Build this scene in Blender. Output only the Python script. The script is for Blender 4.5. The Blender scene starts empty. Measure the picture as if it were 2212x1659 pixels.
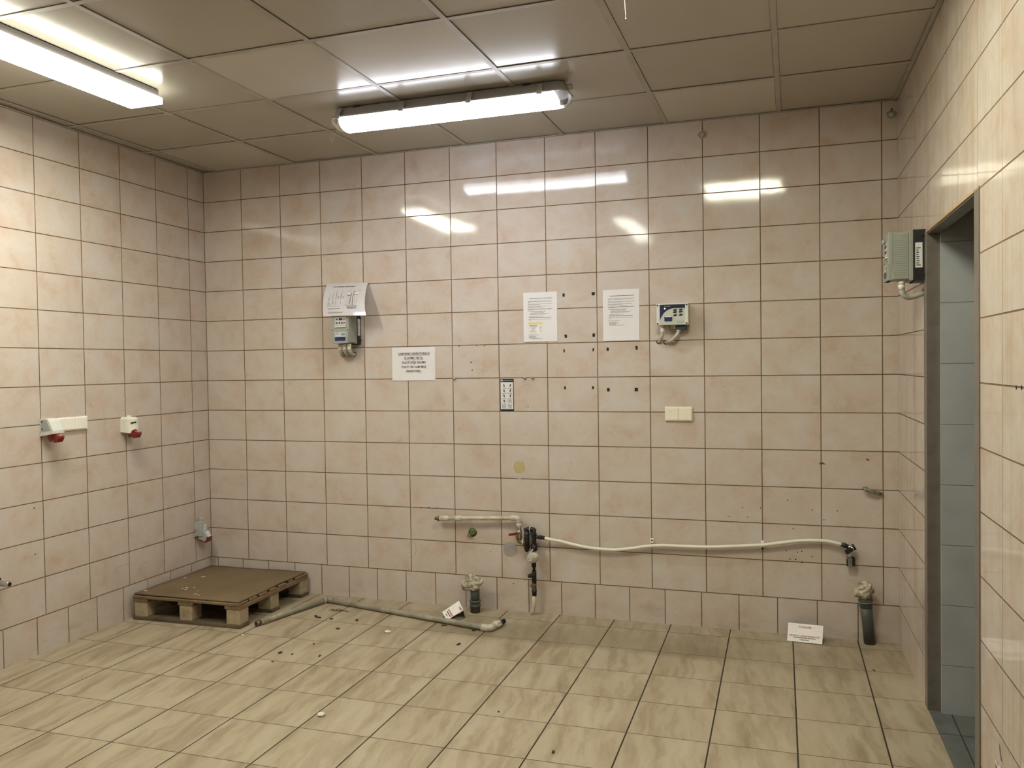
import bpy, bmesh, math, random
from mathutils import Vector, Matrix
random.seed(7)
PI = math.pi
SC = bpy.context.scene
COL = SC.collection

# ------------------------------------------------------------------ camera, world, exposure
cam_d = bpy.data.cameras.new('camera')
cam = bpy.data.objects.new('camera', cam_d)
COL.objects.link(cam)
cam_d.sensor_width = 36.0
cam_d.lens = 1794.1 * 36.0 / 2212.0
cam_d.clip_start = 0.02
CAM_R, CAM_U, CAM_B = ((0.9471685, 0.3204039, -0.0145998), (0.0064417, 0.026507, 0.9996279), (0.3206717, -0.9469101, 0.0230426))
cam.matrix_world = Matrix(((CAM_R[0], CAM_U[0], CAM_B[0], 3.7914),
                           (CAM_R[1], CAM_U[1], CAM_B[1], -4.7060),
                           (CAM_R[2], CAM_U[2], CAM_B[2], 1.4820),
                           (0, 0, 0, 1)))
SC.camera = cam
w = bpy.data.worlds.new('world'); SC.world = w
w.use_nodes = True
w.node_tree.nodes['Background'].inputs[0].default_value = (0.5, 0.5, 0.5, 1)
w.node_tree.nodes['Background'].inputs[1].default_value = 0.0
SC.view_settings.view_transform = 'Standard'
SC.view_settings.look = 'None'
SC.view_settings.gamma = 1.0
SC.view_settings.use_curve_mapping = False
SC.view_settings.exposure = 0.0
SC.cycles.use_denoising = True
SC.cycles.max_bounces = 10
SC.cycles.diffuse_bounces = 6
SC.cycles.caustics_reflective = False
SC.cycles.caustics_refractive = False
# lamps of the room: colour and strength of each diffuser
L_BATTEN = ((0.90, 0.925, 1.0), 31.0)
L_BOX = ((1.0, 0.975, 0.83), 62.0)
L_PANEL = ((1.0, 0.985, 0.77), 38.0)
L_REAR = ((1.0, 0.985, 0.87), 26.0)

# ------------------------------------------------------------------ room constants (metres)
ANG_L = 0.0274           # the left wall is not quite square to the back wall
ANG_R = 0.0205
XR = 4.306
H = 2.814
YF = -6.2                # wall behind the camera
ROW0, PZ = 0.1965, 0.2013
PX = 0.302

def xl(y): return -y * math.tan(ANG_L)
def xr(y): return XR - y * ANG_R

# ------------------------------------------------------------------ mesh builder
class MB:
    def __init__(s): s.v, s.f, s.m, s.s = [], [], [], []
    def face(s, idx, m=0, smooth=False): s.f.append(tuple(idx)); s.m.append(m); s.s.append(smooth)
    def add(s, pts):
        b = len(s.v); s.v += [tuple(p) for p in pts]; return b
    def poly(s, pts, m=0): b = s.add(pts); s.face(range(b, b + len(pts)), m)
    def box(s, x0, x1, y0, y1, z0, z1, m=0, c=0.0, T=None):
        """box, c = chamfer of all edges"""
        bm = bmesh.new()
        bmesh.ops.create_cube(bm, size=1)
        for v in bm.verts:
            v.co = Vector(((x0 + x1) / 2 + v.co.x * (x1 - x0), (y0 + y1) / 2 + v.co.y * (y1 - y0), (z0 + z1) / 2 + v.co.z * (z1 - z0)))
        if c: bmesh.ops.bevel(bm, geom=bm.edges[:], offset=c, segments=2 if c > 0.002 else 1, affect='EDGES', profile=0.5)
        s.bm(bm, m, T)
    def bm(s, bm, m=0, T=None, smooth=False):
        bm.verts.ensure_lookup_table(); bm.verts.index_update()
        b = s.add([(T @ v.co if T else v.co) for v in bm.verts])
        for f in bm.faces: s.face([b + v.index for v in f.verts], m, smooth)
        bm.free()
    def ring(s, c, u, w_, r, n):
        return s.add([c + (u * math.cos(2 * PI * i / n) + w_ * math.sin(2 * PI * i / n)) * r for i in range(n)])
    def lathe(s, p0, p1, prof, n=24, m=0, cap=True, smooth=True):
        """prof: list of (t along p0->p1 in 0..1, radius)"""
        p0, p1 = Vector(p0), Vector(p1); d = p1 - p0; a = d.normalized()
        u = a.orthogonal().normalized(); w_ = a.cross(u)
        prev = None; first = None
        for i, (t, r) in enumerate(prof):
            cur = s.ring(p0 + d * t, u, w_, max(r, 1e-5), n)
            if prev is not None:
                for k in range(n): s.face((prev + k, prev + (k + 1) % n, cur + (k + 1) % n, cur + k), m, smooth)
            else: first = cur
            prev = cur
        if cap:
            s.face([first + k for k in reversed(range(n))], m); s.face([prev + k for k in range(n)], m)
    def cyl(s, p0, p1, r, r1=None, n=24, m=0, ch=0.0):
        r1 = r if r1 is None else r1
        if ch:
            L = (Vector(p1) - Vector(p0)).length; t = ch / L
            s.lathe(p0, p1, [(0, r - ch), (t, r), (1 - t, r1), (1, r1 - ch)], n, m)
        else:
            s.lathe(p0, p1, [(0, r), (1, r1)], n, m)
    def tube(s, pts, r, n=16, m=0, cap=True, rs=None):
        pts = [Vector(p) for p in pts]
        t0 = (pts[1] - pts[0]).normalized(); u = t0.orthogonal().normalized(); prev = None
        for i, p in enumerate(pts):
            t = (pts[min(i + 1, len(pts) - 1)] - pts[max(i - 1, 0)]).normalized()
            u = (u - t * u.dot(t)).normalized(); w_ = t.cross(u)
            cur = s.ring(p, u, w_, rs[i] if rs else r, n)
            if prev is not None:
                for k in range(n): s.face((prev + k, prev + (k + 1) % n, cur + (k + 1) % n, cur + k), m, True)
            elif cap: s.face([cur + k for k in reversed(range(n))], m)
            prev = cur
        if cap: s.face([prev + k for k in range(n)], m)
    def prism(s, pts, ax, a0, a1, m=0, c=0.0):
        """extrude a closed 2D outline; ax 'x': pts=(y,z); 'y': pts=(x,z); 'z': pts=(x,y)"""
        def P(p, a): return {'x': (a, p[0], p[1]), 'y': (p[0], a, p[1]), 'z': (p[0], p[1], a)}[ax]
        bm = bmesh.new()
        A = [bm.verts.new(P(p, a0)) for p in pts]; B = [bm.verts.new(P(p, a1)) for p in pts]
        n = len(pts)
        bm.faces.new(A); bm.faces.new(list(reversed(B)))
        for i in range(n): bm.faces.new((A[i], B[i], B[(i + 1) % n], A[(i + 1) % n]))
        bmesh.ops.recalc_face_normals(bm, faces=bm.faces[:])
        if c: bmesh.ops.bevel(bm, geom=bm.edges[:], offset=c, segments=2, affect='EDGES', profile=0.5)
        s.bm(bm, m)
    def sphere(s, c, r, m=0, sc=(1, 1, 1), sub=2, noise=0.0):
        bm = bmesh.new(); bmesh.ops.create_icosphere(bm, subdivisions=sub, radius=1)
        for v in bm.verts:
            k = r * (1 + random.uniform(-noise, noise))
            v.co = Vector((c[0] + v.co.x * k * sc[0], c[1] + v.co.y * k * sc[1], c[2] + v.co.z * k * sc[2]))
        s.bm(bm, m, None, noise == 0)
    def disc(s, c, r, nrm, n=20, m=0, sx=1.0):
        nrm = Vector(nrm).normalized(); u = Vector((0, 0, 1)) if abs(nrm.z) < 0.9 else Vector((1, 0, 0))
        u = (u - nrm * u.dot(nrm)).normalized(); w_ = nrm.cross(u)
        b = s.add([Vector(c) + u * math.cos(2 * PI * i / n) * r + w_ * math.sin(2 * PI * i / n) * r * sx for i in range(n)])
        s.face(range(b, b + n), m)
    def build(s, name, mats, parent=None, loc=(0, 0, 0), rz=0.0):
        me = bpy.data.meshes.new(name)
        me.from_pydata(s.v, [], s.f)
        for mt in (mats if isinstance(mats, (list, tuple)) else [mats]): me.materials.append(mt)
        for p, mi, sm in zip(me.polygons, s.m, s.s): p.material_index = mi; p.use_smooth = sm
        me.update()
        o = bpy.data.objects.new(name, me); COL.objects.link(o)
        o.location = loc; o.rotation_euler = (0, 0, rz)
        if parent: o.parent = parent
        return o

def tag(o, label, cat, group=None, kind=None):
    o['label'] = label; o['category'] = cat
    if group: o['group'] = group
    if kind: o['kind'] = kind
    return o
def thing(name, label, cat, loc=(0, 0, 0), rz=0.0, group=None):
    o = bpy.data.objects.new(name, None); COL.objects.link(o)
    o.location = loc; o.rotation_euler = (0, 0, rz); o.empty_display_size = 0.05
    return tag(o, label, cat, group)
def struct(o): o['kind'] = 'structure'; return o

# ------------------------------------------------------------------ materials
class NT:
    def __init__(s, name):
        s.mat = bpy.data.materials.new(name); s.mat.use_nodes = True
        s.t = s.mat.node_tree; s.t.nodes.clear()
        s.out = s.t.nodes.new('ShaderNodeOutputMaterial')
    def n(s, t, **kw):
        nd = s.t.nodes.new('ShaderNode' + t)
        for k, v in kw.items(): setattr(nd, k, v)
        return nd
    def L(s, a, b): s.t.links.new(a, b)
    def put(s, sock, val):
        if hasattr(val, 'is_output'): s.L(val, sock)
        elif val is not None: sock.default_value = val
    def m(s, op, a, b=None, c=None):
        nd = s.n('Math', operation=op)
        s.put(nd.inputs[0], a)
        if b is not None: s.put(nd.inputs[1], b)
        if c is not None: s.put(nd.inputs[2], c)
        return nd.outputs[0]
    def mix(s, f, a, b, typ='RGBA', blend='MIX'):
        nd = s.n('Mix', data_type=typ, blend_type=blend) if typ == 'RGBA' else s.n('Mix', data_type=typ)
        i = {'FLOAT': (0, 2, 3, 0), 'RGBA': (0, 6, 7, 2)}[typ]
        s.put(nd.inputs[i[0]], f); s.put(nd.inputs[i[1]], a); s.put(nd.inputs[i[2]], b)
        return nd.outputs[i[3]]
    def ss(s, x, a, b, lo=0.0, hi=1.0):
        nd = s.n('MapRange', interpolation_type='SMOOTHSTEP')
        s.put(nd.inputs[0], x)
        for k, v in zip((1, 2, 3, 4), (a, b, lo, hi)): s.put(nd.inputs[k], v)
        return nd.outputs[0]
    def noise(s, vec, scale, detail=3.0, rough=0.5, dist=0.0, dim='3D', w=None):
        nd = s.n('TexNoise', noise_dimensions=dim)
        s.put(nd.inputs['Vector'], vec); s.put(nd.inputs['Scale'], scale); s.put(nd.inputs['Detail'], detail)
        s.put(nd.inputs['Roughness'], rough); s.put(nd.inputs['Distortion'], dist)
        if w is not None: s.put(nd.inputs['W'], w)
        return nd.outputs[0]
    def comb(s, x, y, z):
        nd = s.n('CombineXYZ')
        for i, v in enumerate((x, y, z)): s.put(nd.inputs[i], v)
        return nd.outputs[0]
    def sep(s, v):
        nd = s.n('SeparateXYZ'); s.L(v, nd.inputs[0]); return nd.outputs
    def ramp(s, f, stops):
        nd = s.n('ValToRGB'); e = nd.color_ramp.elements
        while len(e) < len(stops): e.new(0.5)
        for k, (p, c) in zip(e, stops): k.position = p; k.color = (*c, 1)
        s.put(nd.inputs[0], f); return nd.outputs[0]
    def pbsdf(s, col, rough=0.5, spec=0.5, metal=0.0, bump=None, bstr=1.0, bdist=1.0, **kw):
        p = s.n('BsdfPrincipled')
        s.put(p.inputs['Base Color'], col if hasattr(col, 'is_output') else (*col, 1))
        s.put(p.inputs['Roughness'], rough); s.put(p.inputs['Specular IOR Level'], spec); s.put(p.inputs['Metallic'], metal)
        for k, v in kw.items(): s.put(p.inputs[k], v)
        if bump is not None:
            b = s.n('Bump'); s.put(b.inputs['Strength'], bstr); s.put(b.inputs['Distance'], bdist); s.L(bump, b.inputs['Height'])
            s.L(b.outputs[0], p.inputs['Normal'])
        s.L(p.outputs[0], s.out.inputs[0]); return s.mat

def plain(name, col, rough=0.5, spec=0.5, metal=0.0, var=0.12, scale=9.0, bump=0.0, **kw):
    """procedural material: base colour with soft noise variation and a little relief"""
    t = NT(name); co = t.n('TexCoord').outputs['Object']
    nz = t.noise(co, scale, 4.0, 0.6)
    a = tuple(c * (1 - var) for c in col); b = tuple(min(1, c * (1 + var)) for c in col)
    c = t.ramp(nz, [(0.3, a), (0.7, b)])
    h = t.m('MULTIPLY', t.noise(co, scale * 8, 2.0), bump) if bump else None
    return t.pbsdf(c, rough, spec, metal, h, **kw)

def emit(name, col, strength, down=0.0):
    t = NT(name); e = t.n('Emission'); e.inputs[0].default_value = (*col, 1); e.inputs[1].default_value = strength
    if down:                                   # prismatic lens: throws most of its light downwards, less from its sides
        nz = t.sep(t.n('NewGeometry').outputs['True Normal'])[2]
        dn = t.m('MAXIMUM', t.m('MULTIPLY', nz, -1.0), 0.0)
        t.L(t.m('MULTIPLY', t.m('ADD', down, t.m('MULTIPLY', t.m('POWER', dn, 1.4), 1 - down)), strength), e.inputs[1])
    t.L(e.outputs[0], t.out.inputs[0]); return t.mat

def wall_tiles(name, ox, px, obx, vertical=False, flip=1.0, light=1.0, dirt=0.0, streak=0.0, seed=0.0, faint=0.0):
    """glazed wall tiles 0.3 x 0.2 with a bottom course of 0.2 tiles; x = along the wall, z = up"""
    t = NT(name); co = t.n('TexCoord').outputs['Object']; x, y, z = t.sep(co)
    low = t.m('LESS_THAN', z, ROW0)
    u1 = t.m('DIVIDE', t.m('SUBTRACT', x, ox), px); u2 = t.m('DIVIDE', t.m('SUBTRACT', x, obx), 0.2026)
    u = t.mix(low, u1, u2, 'FLOAT'); pw = t.mix(low, px, 0.2026, 'FLOAT')
    vv = t.m('DIVIDE', t.m('SUBTRACT', z, ROW0), PZ)
    iu, iv = t.m('FLOOR', u), t.m('FLOOR', vv)
    fu, fv = t.m('SUBTRACT', u, iu), t.m('SUBTRACT', vv, iv)
    du = t.m('MULTIPLY', t.m('SUBTRACT', 0.5, t.m('ABSOLUTE', t.m('SUBTRACT', fu, 0.5))), pw)
    dv = t.m('MULTIPLY', t.m('SUBTRACT', 0.5, t.m('ABSOLUTE', t.m('SUBTRACT', fv, 0.5))), PZ)
    dv = t.mix(low, dv, t.m('SUBTRACT', ROW0, z), 'FLOAT')
    d = t.m('MINIMUM', du, dv)
    wob = t.m('MULTIPLY', t.m('SUBTRACT', t.noise(co, 55.0, 2.0), 0.5), 0.0012)
    d = t.m('ADD', d, wob)
    tile = t.ss(d, 0.0017, 0.0027)            # 0 in the joint, 1 on the tile
    wn = t.n('TexWhiteNoise', noise_dimensions='3D'); t.L(t.comb(iu, iv, seed + 0.37), wn.inputs[0])
    r1, r2, r3 = t.sep(wn.outputs['Color'])
    base = t.comb(t.m('ADD', x, t.m('MULTIPLY', r1, 17.0)), t.m('MULTIPLY', r2, 11.0), t.m('ADD', z, t.m('MULTIPLY', r3, 13.0)))
    n1 = t.noise(base, 6.5, 6.0, 0.60, 0.4)
    n2 = t.noise(base, 24.0, 5.0, 0.65, 1.0)
    n3 = t.noise(base, 60.0, 3.0, 0.6)
    c = t.ramp(n1, [(0.30, (0.470, 0.368, 0.296)), (0.44, (0.508, 0.426, 0.358)), (0.56, (0.526, 0.462, 0.406)), (0.70, (0.538, 0.494, 0.458))])
    vein = t.ss(t.m('ABSOLUTE', t.m('SUBTRACT', n2, 0.5)), 0.0, 0.035, 1.0, 0.0)
    c = t.mix(t.m('MULTIPLY', vein, 0.20), c, (0.58, 0.525, 0.44, 1))
    c = t.mix(t.m('MULTIPLY', t.ss(n2, 0.55, 0.72), 0.22), c, (0.415, 0.335, 0.255, 1))
    c = t.mix(t.m('MULTIPLY', t.ss(n3, 0.60, 0.75), 0.12), c, (0.40, 0.32, 0.235, 1))
    if streak:
        sn = t.noise(t.comb(t.m('MULTIPLY', x, 16.0), 0.0, t.m('MULTIPLY', z, 1.1)), 1.0, 4.0, 0.6)
        c = t.mix(t.m('MULTIPLY', t.ss(sn, 0.48, 0.72), streak), c, (0.37, 0.295, 0.20, 1))
    if dirt:                                   # scuffed grime above the floor; on the back wall also darkening for dimmer light
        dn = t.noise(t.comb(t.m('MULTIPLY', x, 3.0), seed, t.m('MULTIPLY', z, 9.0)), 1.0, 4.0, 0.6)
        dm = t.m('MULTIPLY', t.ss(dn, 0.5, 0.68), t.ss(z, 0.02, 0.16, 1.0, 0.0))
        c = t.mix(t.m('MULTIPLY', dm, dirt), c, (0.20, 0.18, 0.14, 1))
    g = t.ramp(t.noise(co, 3.0, 3.0), [(0.3, (0.105, 0.062, 0.026)), (0.7, (0.18, 0.112, 0.052))])
    if faint:                                  # upright joints filled nearly flush and tile-coloured
        upright = t.ss(t.m('SUBTRACT', dv, du), -0.0005, 0.0005)
        g = t.mix(t.m('MULTIPLY', upright, faint), g, (0.36, 0.275, 0.18, 1))
    col = t.mix(tile, g, c)
    rough = t.mix(tile, 0.85, t.m('ADD', 0.05, t.m('MULTIPLY', n3, 0.035)), 'FLOAT')
    tilt = t.m('ADD', t.m('MULTIPLY', t.m('MULTIPLY', t.m('SUBTRACT', r1, 0.5), fu), 0.0024),
               t.m('MULTIPLY', t.m('MULTIPLY', t.m('SUBTRACT', r3, 0.5), fv), 0.0016))
    wave = t.m('MULTIPLY', t.noise(base, 7.0, 2.0), 0.00035)
    h = t.m('ADD', t.m('MULTIPLY', tile, 0.0022), t.m('ADD', tilt, wave))
    return t.pbsdf(col, rough, 0.42, 0.0, h)

def floor_mat():
    t = NT('floor_tiles'); co = t.n('TexCoord').outputs['Object']; x0, y0, z0 = t.sep(co)
    th = 0.0133; P = 0.3256
    x = t.m('ADD', t.m('MULTIPLY', x0, math.cos(th)), t.m('MULTIPLY', y0, math.sin(th)))
    y = t.m('SUBTRACT', t.m('MULTIPLY', y0, math.cos(th)), t.m('MULTIPLY', x0, math.sin(th)))
    u, v = t.m('DIVIDE', t.m('SUBTRACT', x, 2.803), P), t.m('DIVIDE', t.m('SUBTRACT', y, -1.157), P * 0.998)
    iu, iv = t.m('FLOOR', u), t.m('FLOOR', v)
    fu, fv = t.m('SUBTRACT', u, iu), t.m('SUBTRACT', v, iv)
    du = t.m('MULTIPLY', t.m('SUBTRACT', 0.5, t.m('ABSOLUTE', t.m('SUBTRACT', fu, 0.5))), P)
    dv = t.m('MULTIPLY', t.m('SUBTRACT', 0.5, t.m('ABSOLUTE', t.m('SUBTRACT', fv, 0.5))), P)
    wob = t.m('MULTIPLY', t.m('SUBTRACT', t.noise(co, 20.0, 3.0), 0.5), 0.0016)
    a = t.ss(t.m('ADD', du, wob), 0.0024, 0.0035); b = t.ss(t.m('ADD', dv, wob), 0.0013, 0.0024)
    wn = t.n('TexWhiteNoise', noise_dimensions='3D'); t.L(t.comb(iu, iv, 0.71), wn.inputs[0]); r1, r2, r3 = t.sep(wn.outputs['Color'])
    sx = t.m('ADD', x, t.m('MULTIPLY', r1, 9.0)); sy = t.m('ADD', y, t.m('MULTIPLY', r2, 9.0))
    warp = t.m('MULTIPLY', t.noise(t.comb(sx, sy, r3), 7.0, 3.0), 0.07)
    st = t.comb(t.m('MULTIPLY', t.m('ADD', sx, t.m('ADD', warp, t.m('MULTIPLY', sy, 0.10))), 15.0), t.m('MULTIPLY', sy, 2.1), t.m('MULTIPLY', r3, 5.0))
    n1 = t.noise(st, 1.0, 5.0, 0.60, 0.3)
    n2 = t.noise(t.comb(t.m('MULTIPLY', sx, 5.0), t.m('MULTIPLY', sy, 2.0), r3), 1.0, 4.0, 0.6)
    c = t.ramp(n1, [(0.30, (0.215, 0.160, 0.098)), (0.42, (0.285, 0.224, 0.146)), (0.53, (0.345, 0.284, 0.194)), (0.70, (0.385, 0.325, 0.232))])
    c = t.mix(t.m('MULTIPLY', t.ss(n2, 0.45, 0.65), 0.35), c, (0.435, 0.372, 0.270, 1))
    edge = t.m('MULTIPLY', t.ss(t.m('ABSOLUTE', t.m('SUBTRACT', n1, 0.47)), 0.0, 0.012, 1.0, 0.0), t.ss(n2, 0.4, 0.6))
    c = t.mix(t.m('MULTIPLY', edge, 0.35), c, (0.25, 0.185, 0.118, 1))
    # worn-in dirt where the old benches stood along the back wall
    wv = t.m('MULTIPLY', t.m('SUBTRACT', t.noise(t.comb(t.m('MULTIPLY', x0, 1.0), 0.0, 0.0), 2.2, 2.0), 0.5), 0.22)
    yy = t.m('ADD', y0, t.m('ADD', wv, t.m('MULTIPLY', t.noise(co, 22.0, 3.0), 0.03)))
    band = t.m('MULTIPLY', t.ss(yy, -0.545, -0.455), t.ss(yy, -0.42, -0.09, 1.0, 0.10))
    band = t.m('MULTIPLY', band, t.m('MULTIPLY', t.ss(x0, 1.55, 2.05), t.ss(x0, 3.2, 3.75, 1.0, 0.35)))
    patch = t.ss(t.noise(co, 2.6, 4.0, 0.6), 0.45, 0.7)
    band = t.m('MULTIPLY', band, t.m('ADD', 0.62, t.m('MULTIPLY', patch, 0.38)))
    c = t.mix(t.m('MULTIPLY', band, 0.66), c, (0.125, 0.093, 0.048, 1))
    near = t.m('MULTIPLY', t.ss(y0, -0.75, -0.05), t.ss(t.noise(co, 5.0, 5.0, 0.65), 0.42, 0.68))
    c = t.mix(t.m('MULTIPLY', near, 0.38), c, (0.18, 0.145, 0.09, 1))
    sp = t.m('MULTIPLY', t.ss(t.noise(co, 75.0, 3.0, 0.6), 0.66, 0.74), t.ss(t.noise(co, 1.7, 2.0), 0.40, 0.62))
    c = t.mix(t.m('MULTIPLY', sp, 0.6), c, (0.09, 0.065, 0.04, 1))
    ca = t.mix(a, (0.030, 0.020, 0.013, 1), c)
    cb = t.mix(b, (0.085, 0.052, 0.028, 1), ca)
    tile = t.m('MINIMUM', a, b)
    rough = t.mix(tile, 0.9, t.m('ADD', 0.40, t.m('MULTIPLY', n2, 0.18)), 'FLOAT')
    h = t.m('ADD', t.m('MULTIPLY', tile, 0.0016), t.m('MULTIPLY', n1, 0.0004))
    return t.pbsdf(cb, rough, 0.45, 0.0, h)

def ceiling_panel(name, k):
    t = NT(name); co = t.n('TexCoord').outputs['Object']
    n1 = t.noise(co, 1.3, 4.0, 0.6); n2 = t.noise(co, 9.0, 5.0, 0.65)
    c = t.ramp(n1, [(0.3, tuple(v * 0.93 for v in k)), (0.7, k)])
    c = t.mix(t.m('MULTIPLY', t.ss(n2, 0.60, 0.78), 0.16), c, (k[0] * 0.6, k[1] * 0.56, k[2] * 0.5, 1))
    return t.pbsdf(c, t.m('ADD', 0.17, t.m('MULTIPLY', n2, 0.08)), 0.5, 0.0, t.m('MULTIPLY', t.noise(co, 220.0, 2.0), 0.00012))

def corridor_tiles():
    t = NT('grey_corridor_tiles'); co = t.n('TexCoord').outputs['Object']; x, y, z = t.sep(co)
    v = t.m('DIVIDE', t.m('SUBTRACT', z, 0.2035), 0.2513); u = t.m('DIVIDE', t.m('SUBTRACT', x, 4.62), 0.33)
    fu, fv = t.m('SUBTRACT', u, t.m('FLOOR', u)), t.m('SUBTRACT', v, t.m('FLOOR', v))
    d = t.m('MINIMUM', t.m('MULTIPLY', t.m('SUBTRACT', 0.5, t.m('ABSOLUTE', t.m('SUBTRACT', fu, 0.5))), 0.33),
            t.m('MULTIPLY', t.m('SUBTRACT', 0.5, t.m('ABSOLUTE', t.m('SUBTRACT', fv, 0.5))), 0.2513))
    tile = t.ss(d, 0.0012, 0.0026)
    c = t.ramp(t.noise(co, 7.0, 4.0), [(0.3, (0.34, 0.355, 0.36)), (0.7, (0.40, 0.415, 0.42))])
    c = t.mix(tile, (0.25, 0.26, 0.25, 1), c)
    return t.pbsdf(c, 0.30, 0.5, 0.0, t.m('MULTIPLY', tile, 0.0015))

def dark_floor():
    t = NT('dark_floor_tiles'); co = t.n('TexCoord').outputs['Object']; x, y, z = t.sep(co)
    u, v = t.m('DIVIDE', t.m('SUBTRACT', x, 4.408), 0.30), t.m('DIVIDE', t.m('SUBTRACT', y, -1.088), 0.30)
    fu, fv = t.m('SUBTRACT', u, t.m('FLOOR', u)), t.m('SUBTRACT', v, t.m('FLOOR', v))
    d = t.m('MULTIPLY', t.m('MINIMUM', t.m('SUBTRACT', 0.5, t.m('ABSOLUTE', t.m('SUBTRACT', fu, 0.5))), t.m('SUBTRACT', 0.5, t.m('ABSOLUTE', t.m('SUBTRACT', fv, 0.5)))), 0.30)
    tile = t.ss(d, 0.0018, 0.003)
    c = t.mix(tile, (0.025, 0.024, 0.020, 1), t.ramp(t.noise(co, 14.0, 4.0), [(0.3, (0.085, 0.088, 0.082)), (0.7, (0.125, 0.128, 0.118))]))
    return t.pbsdf(c, 0.55, 0.4, 0.0, t.m('MULTIPLY', tile, 0.0012))

def wood(name, a, b, ax=0, dark=0.35):
    t = NT(name); co = t.n('TexCoord').outputs['Object']; s = list(t.sep(co))
    k = [38.0, 38.0, 38.0]; k[ax] = 2.4
    v = t.comb(*[t.m('MULTIPLY', s[i], k[i]) for i in range(3)])
    n1 = t.noise(v, 1.0, 4.0, 0.6, 0.6); n2 = t.noise(co, 9.0, 4.0)
    c = t.ramp(n1, [(0.3, a), (0.7, b)])
    c = t.mix(t.m('MULTIPLY', t.ss(n2, 0.48, 0.75), dark), c, (a[0] * 0.35, a[1] * 0.32, a[2] * 0.28, 1))
    return t.pbsdf(c, 0.75, 0.25, 0.0, t.m('MULTIPLY', n1, 0.0012))

def cardboard():
    t = NT('brown_cardboard'); co = t.n('TexCoord').outputs['Object']
    n = t.noise(co, 3.0, 5.0, 0.6); n2 = t.noise(co, 16.0, 4.0, 0.6, 0.5)
    c = t.ramp(n, [(0.3, (0.128, 0.086, 0.045)), (0.7, (0.170, 0.119, 0.066))])
    c = t.mix(t.m('MULTIPLY', t.ss(n2, 0.66, 0.74), 0.55), c, (0.30, 0.245, 0.17, 1))
    return t.pbsdf(c, 0.72, 0.3, 0.0, t.m('MULTIPLY', n2, 0.0015))

def dirty(name, col, dirtcol, amt=0.6, rough=0.55, scale=14.0, lo=0.45, hi=0.7, metal=0.0):
    t = NT(name); co = t.n('TexCoord').outputs['Object']
    n = t.noise(co, scale, 5.0, 0.65); n2 = t.noise(co, scale * 4, 3.0)
    c = t.mix(t.m('MULTIPLY', t.ss(n, lo, hi), amt), (*col, 1), (*dirtcol, 1))
    return t.pbsdf(c, rough, 0.4, metal, t.m('MULTIPLY', n2, 0.0006))

M = {}
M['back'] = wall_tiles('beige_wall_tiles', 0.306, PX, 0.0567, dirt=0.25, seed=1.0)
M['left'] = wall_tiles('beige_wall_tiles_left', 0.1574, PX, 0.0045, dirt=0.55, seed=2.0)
M['right'] = wall_tiles('beige_wall_tiles_right', 0.0065, 0.2925, 0.105, streak=0.5, seed=3.0, faint=0.8)
M['front'] = wall_tiles('beige_wall_tiles_front', 0.1, PX, 0.05, seed=4.0)
M['floor'] = floor_mat()
M['panel'] = ceiling_panel('ceiling_panel_old', (0.40, 0.37, 0.315))
M['panel_new'] = ceiling_panel('ceiling_panel_newer', (0.50, 0.472, 0.415))
M['tbar'] = plain('painted_ceiling_bar', (0.37, 0.345, 0.295), 0.4, 0.5)
M['void'] = plain('dark_ceiling_void', (0.05, 0.045, 0.04), 0.9)
M['corr'] = corridor_tiles()
M['dfloor'] = dark_floor()
M['steel'] = dirty('grey_door_steel', (0.155, 0.135, 0.115), (0.09, 0.075, 0.06), 0.5, 0.38)
M['plaster'] = plain('grey_plaster', (0.42, 0.42, 0.41), 0.8)
M['mortar'] = plain('crumbly_mortar', (0.40, 0.27, 0.14), 0.9, bump=0.004, scale=30)
M['paper'] = plain('white_paper', (0.68, 0.66, 0.655), 0.45, 0.4, var=0.02)
M['lamin'] = plain('laminated_paper', (0.58, 0.555, 0.56), 0.14, 0.6, var=0.03)
M['ink'] = plain('black_ink', (0.035, 0.033, 0.032), 0.5)
M['inkgrey'] = plain('grey_ink', (0.28, 0.275, 0.27), 0.5)
M['inkpale'] = plain('pale_grey_ink', (0.50, 0.49, 0.48), 0.5)
M['inkblue'] = plain('blue_ink', (0.06, 0.085, 0.30), 0.5)
M['inkred'] = plain('red_ink', (0.42, 0.035, 0.03), 0.5)
M['yellow'] = plain('yellow_table_header', (0.72, 0.52, 0.16), 0.5)
M['cream'] = plain('cream_print', (0.70, 0.66, 0.46), 0.5)
M['lilac'] = plain('lilac_print', (0.55, 0.51, 0.58), 0.5)
M['navy'] = plain('navy_print', (0.006, 0.007, 0.018), 0.35)
M['white'] = plain('white_plastic', (0.80, 0.77, 0.70), 0.35, var=0.03)
M['cream_pl'] = plain('cream_plastic', (0.74, 0.69, 0.56), 0.32, var=0.03)
M['sock_grey'] = plain('pale_grey_plastic', (0.55, 0.56, 0.52), 0.4, var=0.05)
M['sock_white'] = plain('offwhite_plastic', (0.66, 0.65, 0.56), 0.4, var=0.04)
M['mid_grey'] = plain('mid_grey_plastic', (0.33, 0.345, 0.33), 0.42, var=0.05)
M['red'] = plain('red_plastic', (0.165, 0.014, 0.013), 0.32, var=0.1)
M['darkhole'] = plain('dark_hole', (0.012, 0.010, 0.008), 0.9)
M['drive'] = plain('grey_green_plastic', (0.285, 0.295, 0.255), 0.45, var=0.04)
M['drive_lt'] = plain('keypad_grey', (0.50, 0.51, 0.50), 0.4, var=0.03)
M['lip'] = plain('pale_lip', (0.80, 0.78, 0.70), 0.25, var=0.02)
M['black'] = plain('black_plastic', (0.014, 0.014, 0.015), 0.45)
M['rubber'] = dirty('black_rubber', (0.018, 0.018, 0.018), (0.09, 0.085, 0.07), 0.5, 0.55, 40.0)
M['tape'] = plain('black_foam_tape', (0.008, 0.008, 0.009), 0.8)
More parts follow.
